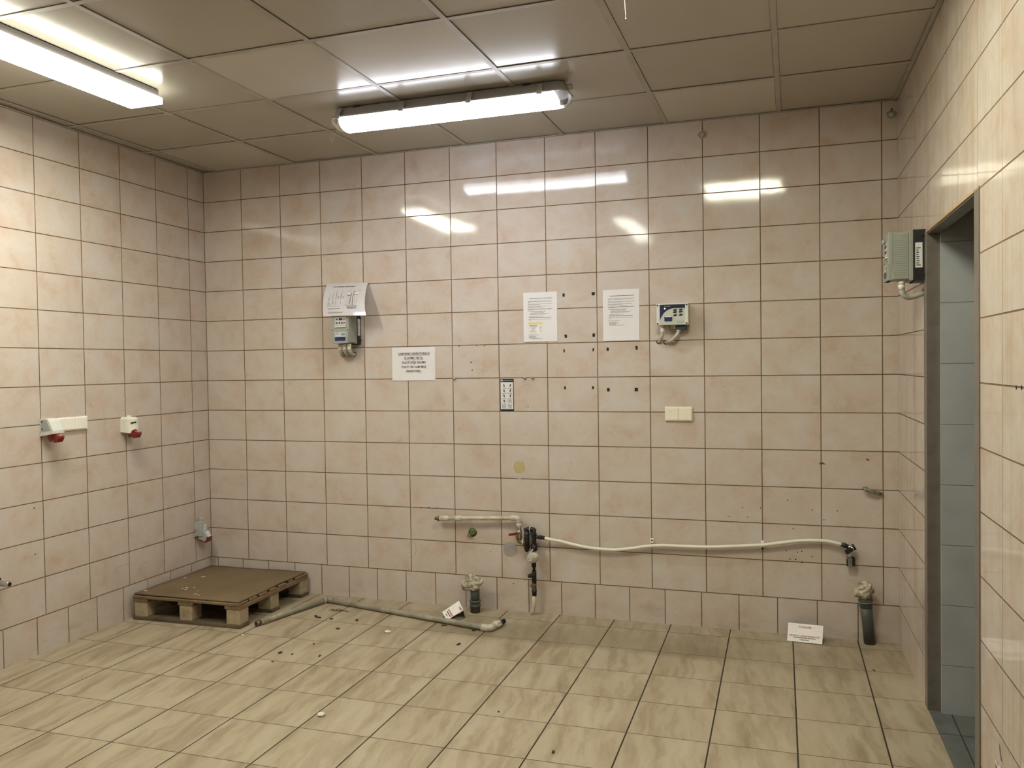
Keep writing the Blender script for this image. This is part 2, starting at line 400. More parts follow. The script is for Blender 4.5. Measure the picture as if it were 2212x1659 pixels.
M['navy_pl'] = plain('navy_label', (0.004, 0.006, 0.032), 0.35)
M['blue_pl'] = plain('blue_label', (0.010, 0.018, 0.105), 0.35)
M['steelblue'] = plain('dull_blue_label', (0.07, 0.085, 0.17), 0.4)
M['ctrl'] = plain('grey_box_plastic', (0.47, 0.48, 0.41), 0.4, var=0.03)
M['ctrl_rim'] = plain('pale_grey_rim', (0.60, 0.60, 0.55), 0.4, var=0.03)
M['green'] = plain('green_button', (0.03, 0.20, 0.04), 0.4)
M['redbtn'] = plain('red_button', (0.38, 0.03, 0.025), 0.4)
M['conduit'] = plain('grey_conduit', (0.43, 0.42, 0.37), 0.5, var=0.06)
M['gland'] = plain('white_gland', (0.74, 0.72, 0.63), 0.35, var=0.05)
M['pvc'] = dirty('dirty_white_pipe', (0.54, 0.51, 0.41), (0.24, 0.195, 0.12), 0.6, 0.4, 12.0)
M['pvcgrey'] = dirty('dusty_grey_pipe', (0.225, 0.205, 0.155), (0.38, 0.345, 0.265), 0.75, 0.7, 9.0, 0.42, 0.62)
M['hose'] = plain('white_hose', (0.66, 0.63, 0.52), 0.3, var=0.04)
M['iron'] = dirty('blackened_iron', (0.020, 0.020, 0.018), (0.11, 0.075, 0.05), 0.5, 0.4, 45.0, 0.5, 0.75, 0.4)
M['brass'] = dirty('tarnished_brass', (0.23, 0.185, 0.115), (0.09, 0.06, 0.035), 0.6, 0.4, 40.0, 0.4, 0.7, 0.8)
M['chrome'] = dirty('dull_chrome', (0.55, 0.53, 0.48), (0.20, 0.17, 0.12), 0.6, 0.28, 40.0, 0.45, 0.7, 0.9)
M['zinc'] = dirty('weathered_zinc', (0.26, 0.26, 0.22), (0.12, 0.11, 0.085), 0.7, 0.5, 60.0, 0.4, 0.65, 0.5)
M['rust'] = dirty('rusty_brown', (0.15, 0.065, 0.035), (0.05, 0.03, 0.02), 0.6, 0.7, 50.0)
M['drain'] = dirty('dark_grey_pipe', (0.060, 0.066, 0.060), (0.12, 0.115, 0.095), 0.4, 0.42, 12.0)
M['rag'] = dirty('dirty_cream_cloth', (0.46, 0.42, 0.31), (0.115, 0.095, 0.062), 0.85, 0.85, 26.0, 0.44, 0.64)
M['plastic_bag'] = dirty('dusty_plastic_wrap', (0.60, 0.56, 0.44), (0.42, 0.37, 0.26), 0.6, 0.45, 20.0)
M['glass_dial'] = plain('meter_dial', (0.50, 0.49, 0.44), 0.25, var=0.35, scale=90.0)
M['moss'] = dirty('green_plastic', (0.13, 0.21, 0.055), (0.03, 0.04, 0.015), 0.8, 0.5, 120.0, 0.45, 0.6)
M['sticker_y'] = dirty('faded_yellow_glue', (0.42, 0.36, 0.16), (0.48, 0.42, 0.26), 0.8, 0.5, 45.0)
M['sticker_g'] = plain('pale_grey_disc', (0.33, 0.305, 0.285), 0.35, var=0.04)
M['card'] = plain('white_card', (0.74, 0.71, 0.67), 0.5, var=0.02)
M['kraft'] = plain('grey_card_inside', (0.13, 0.10, 0.065), 0.8)
M['crumb_w'] = plain('white_plaster_crumb', (0.78, 0.74, 0.63), 0.8, bump=0.003, scale=60)
M['crumb_d'] = plain('dark_dirt', (0.055, 0.040, 0.024), 0.9, bump=0.003, scale=60)
M['wire'] = plain('pale_wire', (0.66, 0.62, 0.52), 0.4)
M['body_grey'] = plain('lamp_housing_grey', (0.36, 0.345, 0.335), 0.45, var=0.04)
M['body_dark'] = plain('lamp_frame_dark', (0.16, 0.15, 0.145), 0.4, var=0.04)
M['clear'] = NT('clear_plastic').pbsdf((0.86, 0.86, 0.86), 0.12, 0.5, 0.0, None, **{'Transmission Weight': 0.75, 'IOR': 1.35})
M['em_batten'] = emit('cool_lamp_diffuser', *L_BATTEN, 0.34)
M['em_box'] = emit('warm_lamp_diffuser', *L_BOX, 0.25)
M['em_panel'] = emit('panel_diffuser', *L_PANEL)
M['em_rear'] = emit('rear_lamp_diffuser', *L_REAR, 0.25)
M['led'] = emit('white_indicator', (0.9, 1.0, 0.95), 2.5)
W_ = [((0.150, 0.098, 0.052), (0.24, 0.165, 0.095)), ((0.31, 0.245, 0.155), (0.42, 0.345, 0.23)), ((0.075, 0.056, 0.034), (0.14, 0.11, 0.07))]
M['wood_deck'] = wood('worn_deck_wood', *W_[0], ax=0)
M['wood_str'] = wood('worn_stringer_wood', *W_[0], ax=1)
M['wood_block'] = wood('pale_block_wood', *W_[1], ax=1, dark=0.45)
M['wood_base'] = wood('dirty_base_wood', *W_[2], ax=0, dark=0.5)
M['cardboard'] = cardboard()

# ------------------------------------------------------------------ printing helpers
_tc = {}
def text2d(body, size, bold=0.0, align='CENTER', shear=0.0):
    key = (body, bold, shear)
    if key not in _tc:
        cu = bpy.data.curves.new('t', 'FONT'); cu.body = body; cu.size = 1.0; cu.offset = bold; cu.shear = shear; cu.resolution_u = 3
        o = bpy.data.objects.new('t', cu); COL.objects.link(o)
        bpy.context.view_layer.update()
        me = bpy.data.meshes.new_from_object(o, depsgraph=bpy.context.evaluated_depsgraph_get())
        _tc[key] = ([(v.co.x, v.co.y) for v in me.vertices], [tuple(p.vertices) for p in me.polygons])
        bpy.data.objects.remove(o); bpy.data.curves.remove(cu); bpy.data.meshes.remove(me)
    vs, fs = _tc[key]
    x0, x1 = min(v[0] for v in vs), max(v[0] for v in vs)
    sh = {'CENTER': -(x0 + x1) / 2, 'LEFT': -x0, 'RIGHT': -x1}[align]
    return [((x + sh) * size, y * size) for x, y in vs], fs, (x1 - x0) * size
class Ink:
    """flat printing on a sheet: 2D shapes mapped onto the sheet's own surface"""
    def __init__(s, mp): s.mp, s.mb = mp, MB()
    def poly(s, pts, m=0, lift=0.0): s.mb.poly([s.mp(u, v, lift) for u, v in pts], m)
    def rect(s, u0, v0, u1, v1, m=0, lift=0.0): s.poly([(u0, v0), (u1, v0), (u1, v1), (u0, v1)], m, lift)
    def frame(s, u0, v0, u1, v1, w, m=0):
        s.rect(u0, v0, u1, v0 + w, m); s.rect(u0, v1 - w, u1, v1, m); s.rect(u0, v0, u0 + w, v1, m); s.rect(u1 - w, v0, u1, v1, m)
    def line(s, pts, w, m=0, lift=0.0):
        for (a, b), (c, d) in zip(pts, pts[1:]):
            L = math.hypot(c - a, d - b) or 1; nx, ny = -(d - b) / L * w / 2, (c - a) / L * w / 2
            s.poly([(a - nx, b - ny), (c - nx, d - ny), (c + nx, d + ny), (a + nx, b + ny)], m, lift)
    def ell(s, u, v, ru, rv, m=0, n=16, rot=0.0, lift=0.0):
        c, q = math.cos(rot), math.sin(rot)
        s.poly([(u + ru * math.cos(a) * c - rv * math.sin(a) * q, v + ru * math.cos(a) * q + rv * math.sin(a) * c) for a in [2 * PI * i / n for i in range(n)]], m, lift)
    def text(s, body, u, v, size, m=0, bold=0.0, align='CENTER', shear=0.0, width=None, rot=0.0, lift=0.0, dbl=True):
        vs, fs, wd = text2d(body, size, min(bold, 0.008), align, shear)
        k = (width / wd) if width else 1.0
        c, q = math.cos(rot), math.sin(rot)
        b = s.mb.add([s.mp(u + x * k * c - y * q, v + x * k * q + y * c, lift) for x, y in vs])
        for f in fs: s.mb.face([b + i for i in f], m)
        if dbl and bold > 0.004:
            for e in (-1, 1): s.text(body, u + e * size * .022 * c, v + e * size * .022 * q, size, m, 0.004, align, shear, width, rot, lift + e * .00008, False)
        return wd * k
    def dashes(s, u0, u1, v, h, m=0, gap=0.0016, wmin=0.004, wmax=0.013):
        """one line of print too small to read"""
        u = u0
        while u < u1 - wmin * 0.5:
            e = min(u1, u + random.uniform(wmin, wmax)); s.rect(u, v, e, v + h, m); u = e + gap

# ================================================================== the room
# ---- walls: local x runs along the wall, z up, the room is on the -y side
def wall_obj(name, mat, L, loc, rz, holes=(), thick=0.12, extra=None):
    mb = MB(); xs = sorted({0.0, L, *[h[0] for h in holes], *[h[1] for h in holes]})
    top = H + 0.06
    for a, b in zip(xs, xs[1:]):
        hole = next((h for h in holes if h[0] <= a and b <= h[1]), None)
        z0 = hole[2] if hole else -0.02
        mb.poly([(a, 0, z0), (b, 0, z0), (b, 0, top), (a, 0, top)])
        mb.poly([(b, thick, z0), (a, thick, z0), (a, thick, top), (b, thick, top)])
        mb.poly([(a, 0, top), (b, 0, top), (b, thick, top), (a, thick, top)])
        if hole: mb.poly([(a, 0, z0), (a, thick, z0), (b, thick, z0), (b, 0, z0)])
    for h in holes:
        for xx in h[:2]: mb.poly([(xx, 0, -0.02), (xx, thick, -0.02), (xx, thick, h[2]), (xx, 0, h[2])])
    for xx in (0.0, L): mb.poly([(xx, 0, -0.02), (xx, thick, -0.02), (xx, thick, top), (xx, 0, top)])
    return struct(mb.build(name, mat, None, loc, rz))
RZ_L = PI / 2 + ANG_L
RZ_R = -PI / 2 + ANG_R
wall_back = wall_obj('wall_back', M['back'], XR, (0, 0, 0), 0.0)
DL = -YF / math.cos(ANG_L)
# left wall: shader x = distance from the back corner, so it is built mirrored
def left_wall():
    mb = MB(); top = H + 0.06; t = 0.12
    mb.poly([(0, 0, -0.02), (DL, 0, -0.02), (DL, 0, top), (0, 0, top)])
    mb.poly([(0, -t, -0.02), (DL, -t, -0.02), (DL, -t, top), (0, -t, top)])
    mb.poly([(0, 0, top), (DL, 0, top), (DL, -t, top), (0, -t, top)])
    for xx in (0, DL): mb.poly([(xx, 0, -0.02), (xx, -t, -0.02), (xx, -t, top), (xx, 0, top)])
    return struct(mb.build('wall_left', M['left'], None, (0, 0, 0), -PI / 2 + ANG_L))
wall_left = left_wall()
D0, D1, DH = 0.80, 1.792, 2.012            # door hole along the right wall
wall_right = wall_obj('wall_right', M['right'], -YF / math.cos(ANG_R), (XR, 0, 0), RZ_R, [(D0, D1, DH)], 0.046)
wall_front = wall_obj('wall_front', M['front'], 4.6, (4.45, YF, 0), PI)

# ---- floor
mb = MB(); mb.poly([(0, 0, 0), (xl(YF), YF, 0), (xr(YF), YF, 0), (XR, 0, 0)])
mb.poly([(0, 0, -0.05), (XR, 0, -0.05), (xr(YF), YF, -0.05), (xl(YF), YF, -0.05)])
floor = struct(mb.build('floor', M['floor']))

# ---- ceiling: panels lying in a metal grid
GX = [0.117, 0.722, 1.325, 1.927, 2.530, 3.129, 3.728]
GY = [-0.565, -1.148, -1.725, -2.325, -2.925, -3.525, -4.125, -4.725, -5.325, -5.925]
ys = [0.0] + GY + [YF]
mb = MB(); hb = 0.012; g = 0.0011; ZP = H + 0.0035
def cell(i, j):
    y1, y0 = ys[j] - (hb + g if j else 0.0), ys[j + 1] + (hb + g if j + 1 < len(ys) - 1 else 0.0)
    def L_(y): return (GX[i - 1] + hb + g) if i else xl(y)
    def R_(y): return (GX[i] - hb - g) if i < len(GX) else xr(y)
    return y0, y1, L_, R_
for i in range(len(GX) + 1):
    for j in range(len(ys) - 1):
        if (i, j) == (6, 3): continue                       # taken by the light panel
        y0, y1, L_, R_ = cell(i, j)
        new = 1 if (i, j) in ((1, 0), (6, 0), (3, 2), (4, 2)) else 0
        dz = random.uniform(0, 0.0015) - (0.002 if new else 0)
        a = [(L_(y0), y0), (R_(y0), y0), (R_(y1), y1), (L_(y1), y1)]
        mb.poly([(x, y, ZP + dz) for x, y in reversed(a)], new)
        for k in range(4):
            p, q = a[k], a[(k + 1) % 4]
            mb.poly([(p[0], p[1], ZP + dz), (q[0], q[1], ZP + dz), (q[0], q[1], ZP + 0.015), (p[0], p[1], ZP + 0.015)], new)
mb.poly([(0, 0, H + 0.05), (XR, 0, H + 0.05), (xr(YF), YF, H + 0.05), (xl(YF), YF, H + 0.05)], 2)  # dark sheet added over the panels so the gaps between them look shaded
ceiling = struct(mb.build('ceiling', [M['panel'], M['panel_new'], M['void']]))
mb = MB()
for x in GX: mb.box(x - hb, x + hb, YF, 0, H, H + 0.0025)
for y in GY:
    xs = [xl(y)] + GX + [xr(y)]
    for k in range(len(xs) - 1):
        a = xs[k] + (hb if k else 0); b = xs[k + 1] - (hb if k + 1 < len(xs) - 1 else 0)
        mb.box(a, b, y - hb, y + hb, H + 0.0004, H + 0.0025)
mb.build('ceiling_grid', M['tbar'], ceiling)
# wall angle trims under the ceiling edge
def trim(n, pts, w_):
    mb = MB(); (x0, y0), (x1, y1) = pts; d = Vector((x1 - x0, y1 - y0, 0)); L = d.length
    mb.box(0, L, -w_, 0, H - 0.003, H + 0.0002); mb.box(0, L, -0.0015, 0, H - 0.003, H + 0.022)
    return struct(mb.build('trim_%d' % n, M['tbar'], None, (x0, y0, 0), math.atan2(d.y, d.x)))
trim(1, [(0, 0), (XR, 0)], 0.012)
trim(2, [(xl(YF), YF), (0, 0)], 0.02)
trim(3, [(XR, 0), (xr(YF), YF)], 0.02)

# ---- doorway in the right wall: steel lining, then the grey-tiled passage
mb = MB()
fw, lip = 0.062, 0.004
mb.box(D0, D0 + fw, -lip, 0.05, 0, DH - 0.002, 0, 0.001)          # far jamb
mb.box(D1 - fw, D1, -lip, 0.05, 0, DH - 0.002, 0, 0.001)          # near jamb
mb.box(D0 + fw, D1 - fw, 0.001, 0.05, DH - 0.010, DH - 0.0015, 0) # head lining
mb.box(D0, D1, -0.003, 0.002, DH - 0.004, DH + 0.004, 1)          # crumbly mortar edge over the head
door = struct(mb.build('door_1', [M['steel'], M['mortar']], None, (XR, 0, 0), RZ_R))
mb = MB(); mb.box(4.371, 6.2, -0.883, -0.80, -0.01, 2.60)
struct(mb.build('wall_corridor', M['corr']))
mb = MB(); mb.box(6.1, 6.2, -2.6, -0.883, -0.01, 2.60)
struct(mb.build('wall_corridor_end', M['corr']))
mb = MB(); mb.poly([(xr(-0.79), -0.8, 0.0), (xr(-1.80), -1.80, 0.0), (4.385, -1.80, 0), (4.385, -2.6, 0), (6.2, -2.6, 0), (6.2, -0.8, 0)])
struct(mb.build('floor_corridor', M['dfloor'], None, (0, 0, 0.0006)))
mb = MB(); mb.box(4.375, 6.2, -2.6, -0.80, 2.60, 2.66)
struct(mb.build('ceiling_corridor', M['plaster']))
mb = MB(); mb.box(4.39, 6.2, -2.66, -2.6, -0.01, 2.60)
struct(mb.build('wall_corridor_near', M['corr']))
mb = MB(); mb.box(4.3765, 4.40, -2.6, -1.80, -0.01, 2.60); mb.box(4.3745, 4.40, -1.80, -0.884, DH + 0.01, 2.60)
struct(mb.build('wall_corridor_room_side', M['plaster']))

# ---- wear on the walls: drill holes, rust spots, scuffs (flat marks that belong to the wall)
HOLES = [(1.861, 1.602, 5), (1.974, 1.602, 4), (2.027, 1.602, 5), (1.937, 1.501, 6), (1.944, 1.454, 5), (1.877, 1.453, 2.5), (1.914, 1.417, 2), (1.925, 1.411, 2),
         (1.985, 1.403, 3.5), (2.261, 1.403, 4), (2.296, 1.231, 4), (1.951, 1.413, 1.8), (3.523, .68, 4), (3.618, .682, 4), (3.758, .73, 4), (3.884, .683, 4), (4.009, .683, 4),
         (3.452, .628, 4), (3.55, .63, 4), (3.942, .632, 4), (3.786, .577, 4), (3.751, .457, 4), (3.808, .451, 4), (3.829, .457, 4), (3.882, .431, 4), (3.769, .411, 4),
         (3.798, .411, 5), (3.752, .397, 4), (3.829, .397, 5), (0.03, 2.415, 3), (0.986, 2.412, 4), (1.588, .601, 5), (1.639, .603, 5), (1.695, .603, 3), (2.043, .352, 3), (1.935, .40, 3),
         (4.28, 2.768, 6), (4.28, 2.757, 4), (3.328, 2.767, 3.5), (3.629, .462, 7), (2.26, .335, 3), (2.19, .165, 4)]
def marks(parent, name, discs, mat, n=12):
    mb = MB()
    for x, z, r in discs: mb.disc((x, -0.0006, z), r * 0.78 / 1000.0, (0, -1, 0), n)
    return mb.build(name, mat, parent)
marks(wall_back, 'drill_hole', HOLES, M['darkhole'])
mb = MB()
def blot(mb, x, z, rx, rz_, n=14, j=0.4, y=-0.0006):
    mb.poly([(x + rx * (1 + random.uniform(-j, j)) * math.cos(a), y, z + rz_ * (1 + random.uniform(-j, j)) * math.sin(a)) for a in [-2 * PI * i / n for i in range(n)]])
blot(mb, 3.93, .933, .013, .006); blot(mb, 4.158, .958, .011, .006); blot(mb, 3.945, .930, .008, .003)
mb.build('rust_spot', M['rust'], wall_back)
mb = MB()
for k in range(26):
    u = 1.10 + k * 0.021
    if random.random() < 0.8: mb.poly([(u, -.0006, .388 - (u - 1.1) * .03), (u + random.uniform(.005, .016), -.0006, .388 - (u - 1.1) * .03), (u + .01, -.0006, .3915 - (u - 1.1) * .03)])
for k in range(16):
    a = -1.9 + k * 0.2
    mb.poly([(1.505 + .042 * math.cos(a), -.0006, .335 + .055 * math.sin(a)), (1.505 + .042 * math.cos(a + .17), -.0006, .335 + .055 * math.sin(a + .17)), (1.505 + .0445 * math.cos(a + .17), -.0006, .335 + .057 * math.sin(a + .17)), (1.505 + .0445 * math.cos(a), -.0006, .335 + .057 * math.sin(a))])
for k in range(9):
    if k not in (2, 5): mb.box(1.60 + k * .012, 1.609 + k * .012, -.0007, 0, .5805, .5815)
for k in range(9):
    u = 1.90 + k * .032 + random.uniform(-.014, .014); mb.box(u, u + .0011, -.0006, 0, .530 - random.uniform(.001, .020), .534)
mb.build('scuff_mark', plain('grey_scuff', (0.27, 0.22, 0.155), 0.8), wall_back)
mb = MB()
blot(mb, 3.786, .432, .013, .015, 18, .35, -.0008); blot(mb, 2.236, .806, .018, .006, 12, .3); blot(mb, 3.783, .468, .010, .003)
mb.build('plaster_patch', M['plaster'], wall_back)

# ================================================================== ceiling lights
def batten():
    t = thing('ceiling_light', 'long weatherproof batten light with clear ends and cool white glow, parallel to the back wall', 'light', (0, 0, H))
    cx, cy, hl = 2.172, -0.862, 0.632
    mb = MB()
    def outline(hx, hy, c): return [(cx - hx, cy - hy + c), (cx - hx + c, cy - hy), (cx + hx - c, cy - hy), (cx + hx, cy - hy + c), (cx + hx, cy + hy - c), (cx + hx - c, cy + hy), (cx - hx + c, cy + hy), (cx - hx, cy + hy - c)]
    lv = [(-0.001, outline(hl - 0.028, 0.045, 0.02)), (-0.045, outline(hl - 0.010, 0.073, 0.03)), (-0.050, outline(hl, 0.083, 0.035)), (-0.057, outline(hl, 0.083, 0.035))]
    prev = None
    for z, o in lv:
        b = mb.add([(x, y, z) for x, y in o])
        if prev is not None:
            for k in range(8): mb.face((prev + k, prev + (k + 1) % 8, b + (k + 1) % 8, b + k))
        else: mb.face([b + k for k in range(8)])
        prev = b
    mb.face([prev + k for k in range(8)])
    mb.build('housing', M['body_grey'], t)
    # lens: rounded trough; the middle glows, the two ends are clear
    def lens(x0, x1, e0, e1, name, mat):
        mb = MB(); rings = []
        n = 12
        prof = [(-0.079, -0.0575)] + [(-0.079 * math.cos(a), -0.062 - 0.050 * math.sin(a) ** 0.8) for a in [PI * k / n for k in range(1, n)]] + [(0.079, -0.0575)]
        st = [(x0, e0), (x1, e1)] if e0 == e1 == 1 else None
        if st is None:
            st = []
            for k in range(6):
                f = k / 5.0; sc = math.sqrt(max(0.0, 1 - (1 - f) ** 2)) * 0.72 + 0.28
                st.append((x0 + (x1 - x0) * f, sc))
        prev = None
        for x, sc in st:
            b = mb.add([(x, cy + p[0] * (0.62 + 0.38 * sc), -0.0575 + (p[1] + 0.0575) * sc) for p in prof])
            if prev is not None:
                for k in range(len(prof) - 1): mb.face((prev + k, b + k, b + k + 1, prev + k + 1), 0, True)
            else: mb.face([b + k for k in range(len(prof))])
            prev = b
        mb.face([prev + k for k in range(len(prof))])
        return mb.build(name, mat, t)
    lens(cx - hl + 0.062, cx + hl - 0.062, 1, 1, 'diffuser', M['em_batten'])
    lens(cx - hl + 0.003, cx - hl + 0.0615, 0, 1, 'end_cap', M['clear'])
    lens(cx + hl - 0.003, cx + hl - 0.0615, 0, 1, 'end_cap', M['clear'])
    for s in (-1, 1):
        mb = MB(); mb.cyl((cx + s * (hl - 0.052), cy, -0.080), (cx + s * (hl - 0.028), cy, -0.080), 0.014, n=16); mb.build('lamp_holder', M['body_grey'], t)
    for k, x in enumerate((1.60, 1.957, 2.316, 2.674)):
        for s in (-1, 1):
            mb = MB(); mb.prism([(cy + s * 0.062, -0.012), (cy + s * 0.070, -0.012), (cy + s * 0.090, -0.050), (cy + s * 0.090, -0.066), (cy + s * 0.080, -0.066), (cy + s * 0.083, -0.050)], 'x', x - 0.013, x + 0.013); mb.build('clip', M['body_grey'], t)
    for x in (1.69, 2.60):
        mb = MB(); mb.box(x - 0.018, x + 0.018, cy - 0.056, cy - 0.045, -0.006, 0.0); mb.build('mounting_bracket', M['black'], t)
    mb = MB(); mb.cyl((cx + hl - 0.02, cy - 0.02, -0.028), (cx + hl + 0.012, cy - 0.02, -0.028), 0.014, n=8); mb.build('cable_gland', M['body_grey'], t)
batten()

def box_light(name, label, x0, x1, y0, y1, em, dark=True):
    t = thing(name, label, 'light', ((x0 + x1) / 2, (y0 + y1) / 2, H))
    hx, hy = (x1 - x0) / 2, (y1 - y0) / 2
    mb = MB(); mb.box(-hx + 0.012, hx - 0.012, -hy + 0.012, hy - 0.012, -0.034, -0.0005, 0, 0.002); mb.build('housing', M['body_dark'], t)
    mb = MB(); mb.box(-hx, hx, -hy, hy, -0.066, -0.0345, 0, 0.004); mb.build('diffuser', em, t)
    return t
box_light('ceiling_light', 'glaring warm box light with dark frame, running beside the left wall', 0.762, 0.952, -2.66, -1.452, M['em_box'])
box_light('ceiling_light', 'long ceiling light behind the camera side of the middle ceiling', 2.27, 2.43, -4.05, -2.68, M['em_rear'])
def panel_light():
    t = thing('ceiling_light', 'square flat light panel set into the ceiling grid, seen mirrored in the back wall', 'light', (3.4285, -2.025, H))
    hx, hy = 0.2985, 0.2985
    mb = MB(); mb.box(-hx, hx, -hy, hy, 0.0045, 0.012); mb.build('frame', M['tbar'], t)
    mb = MB(); mb.box(-hx + 0.012, hx - 0.012, -hy + 0.012, hy - 0.012, 0.0005, 0.0042); mb.build('diffuser', M['em_panel'], t)
panel_light()

# loose wires at the ceiling
mb = MB(); mb.tube([(1.316, -.55, H), (1.318, -.55, H - .03), (1.327, -.552, H - .061), (1.338, -.553, H - .050), (1.356, -.55, H - .012), (1.36, -.55, H)], 0.0011, 6)
tag(mb.build('ceiling_wire', M['wire']), 'thin pale wire loop hanging from the ceiling by the left end of the batten light', 'wire')
mb = MB(); mb.tube([(3.222, -1.7, H), (3.224, -1.7, 2.79), (3.227, -1.7, 2.728)], 0.0006, 6); mb.sphere((3.227, -1.7, 2.726), 0.0022)
tag(mb.build('ceiling_wire', M['wire']), 'short pale string hanging straight down from the ceiling at the top of the photo', 'wire')

# ================================================================== things on the back wall
def conduit_run(t, name, top, mid, hole, r=0.0115, gl=0.03, hood=False):
    """ribbed conduit from a gland down into the wall"""
    a, b, c = Vector(top), Vector(mid), Vector(hole)
    pts = [];
    for k in range(15):
        f = k / 14.0; pts.append((1 - f) ** 2 * a + 2 * f * (1 - f) * b + f * f * c)
    mb = MB(); P2 = []; rs = []
    for k in range(len(pts) - 1):
        for q in range(4): P2.append(pts[k].lerp(pts[k + 1], q / 4.0)); rs.append(r * (1.0 if q % 2 else 0.94))
    P2.append(pts[-1]); rs.append(r)
    mb.tube(P2, r, 14, 0, True, rs); mb.build(name, M['conduit'], t)
    mb = MB(); mb.disc((hole[0], -0.0007, hole[2]), r * 1.35, (0, -1, 0)); mb.build('wall_hole', M['darkhole'], t)

def drive(label, loc, rz, height):
    """inverter drive: local x right, -y out of the wall, z up; origin bottom left on the wall"""
    t = thing('motor_drive', label, 'motor drive', loc, rz)
    W, D, Hh = 0.122, 0.145, height
    mb = MB()
    mb.box(0.004, W + 0.004, -0.042, -0.001, -0.006, Hh + 0.004)
    for k in range(9):
        x = 0.006 + k * (W - 0.004) / 8; mb.box(x - 0.0015, x + 0.0025, -0.046, -0.04, -0.008, Hh + 0.005)
    for z in (0.02, Hh - 0.02): mb.box(W + 0.004, W + 0.010, -0.012, -0.004, z - 0.004, z + 0.004)
    mb.build('heatsink', M['black'], t)
    # housing: taper, louvred sides, front lid that stands out at the bottom
    mb = MB()
    mb.box(-0.002, W + 0.002, -0.062, -0.046, -0.003, Hh + 0.003, 0, 0.002)
    mb.box(0.002, W - 0.002, -0.128, -0.062, 0.004, Hh - 0.002, 0, 0.003)
    for k in range(int((Hh - 0.028) / 0.0098)):
        z = 0.022 + k * 0.0098
        for x in (0.0012, W - 0.0022): mb.box(x, x + 0.001, -0.124, -0.066, z, z + 0.0045)
    mb.prism([(0.0, Hh), (W, Hh), (W, 0.075), (W - 0.006, 0.0), (0.008, 0.0), (0.0, 0.075)], 'y', -D, -0.126, 0, 0.0025)
    mb.prism([(0.012, 0.0), (W - 0.010, 0.0), (W, 0.072), (0.0, 0.072)], 'y', -D - 0.004, -0.128, 0, 0.002)
    hs = mb.build('housing', M['drive'], t)
    for x in (0.006, W - 0.008):
        mb = MB(); mb.cyl((x, -D - 0.0015, 0.082), (x, -D + 0.002, 0.082), 0.0035, n=12); mb.build('screw', M['darkhole'], t)
    mb = MB(); mb.box(0.019, 0.105, -D - 0.0012, -D, 0.104, 0.176, 0)          # dark recess rim
    mb.box(0.030, 0.103, -D - 0.0020, -D, 0.110, 0.166, 1)
    kp = mb.build('keypad', [M['mid_grey'], M['drive_lt']], t)
    yk = -D - 0.0021
    mb = MB(); mb.box(0.054, 0.080, yk - .0008, yk, 0.143, 0.156); mb.build('display', M['black'], kp)
    for (x, z, mt, sq) in ((.041, .149, 'navy', 0), (.041, .126, 'navy', 0), (.060, .126, 'navy', 0), (.077, .126, 'navy', 1), (.092, .149, 'green', 0), (.092, .126, 'redbtn', 0)):
        mb = MB()
        if sq: mb.box(x - .0045, x + .0045, yk - .0012, yk, z - .0055, z + .0055)
        else: mb.cyl((x, yk, z), (x, yk - .0012, z), 0.0058, n=16)
        mb.build('button', M[mt], kp)
    mb = MB(); mb.prism([(0.020, 0.0985), (0.106, 0.0985), (0.100, 0.104), (0.026, 0.104)], 'y', -D - 0.007, -D + 0.001, 0, 0.001); mb.build('lip', M['lip'], t)
    yl = -D - 0.0046
    ink = Ink(lambda u, v, l=0: (u, yl - l, v))
    ink.rect(.026, .041, .100, .070, 0)
    ink.text('SMV', .041, .0605, .0072, 2, .02, shear=.3, lift=.0003)
    ink.line([(.027, .051), (.034, .0545), (.046, .0552), (.056, .0575), (.064, .0655)], .0016, 3, .0002)
    ink.rect(.072, .0485, .096, .0615, 4, .0002)
    for k in range(4): ink.rect(.075 + k * .005, .0515, .0775 + k * .005, .0585, 5, .0004)
    ink.rect(.026, .0145, .100, .0385, 3, .0001)
    for k in range(2): ink.rect(.029, .0185 + k * .011, .033, .022 + k * .011, 4, .0003); ink.rect(.041, .031, .063, .034, 4, .0003); ink.rect(.070, .031, .096, .034, 4, .0003)
    ink.mb.build('label', [M['drive_lt'], M['drive_lt'], M['ink'], M['blue_pl'], M['steelblue'], M['drive_lt']], t)
    mb = MB(); mb.box(W + .0042, W + .0048, -.040, -.012, .05, .155); rl = mb.build('rating_plate', M['paper'], t)
    ink = Ink(lambda u, v, l=0: (W + .0052, u, v))
    for k in range(9): ink.rect(-.036, .058 + k * .009, -.036 + random.uniform(.008, .02), .062 + k * .009)
    ink.mb.build('print', M['ink'], rl)
    return t, W, D, Hh
t, W, D, Hh = drive('grey inverter drive with keypad under the lifting poster on the back wall', (1.061, 0, 1.632), 0.0, .180)
for x, hx in ((.030, -.006), (.062, .034), (.094, .077)):
    mb = MB(); mb.cyl((x, -.095, -.004), (x, -.095, -.018), .0145, n=8); mb.cyl((x, -.095, -.016), (x, -.093, -.040), .0125, .012, n=16)
    mb.build('cable_gland', M['gland'], t)
    conduit_run(t, 'conduit', (x, -.093, -.034), (x + .004, -.085, -.078), (hx, .004, -.068), .0118)
t, W, D, Hh = drive('grey inverter drive on the right wall beside the door frame, seen from its side', (XR + ANG_R * .698, -.698, 1.818), RZ_R, .206)
for x, hx in ((.094, .064),):
    mb = MB(); mb.cyl((x, -.090, -.004), (x, -.090, -.016), .0155, n=8); mb.cyl((x, -.090, -.014), (x, -.088, -.040), .0135, .0125, n=16)
    mb.build('cable_gland', M['gland'], t)
    conduit_run(t, 'conduit', (x, -.088, -.034), (x - .002, -.086, -.100), (hx, .004, -.050), .0122)
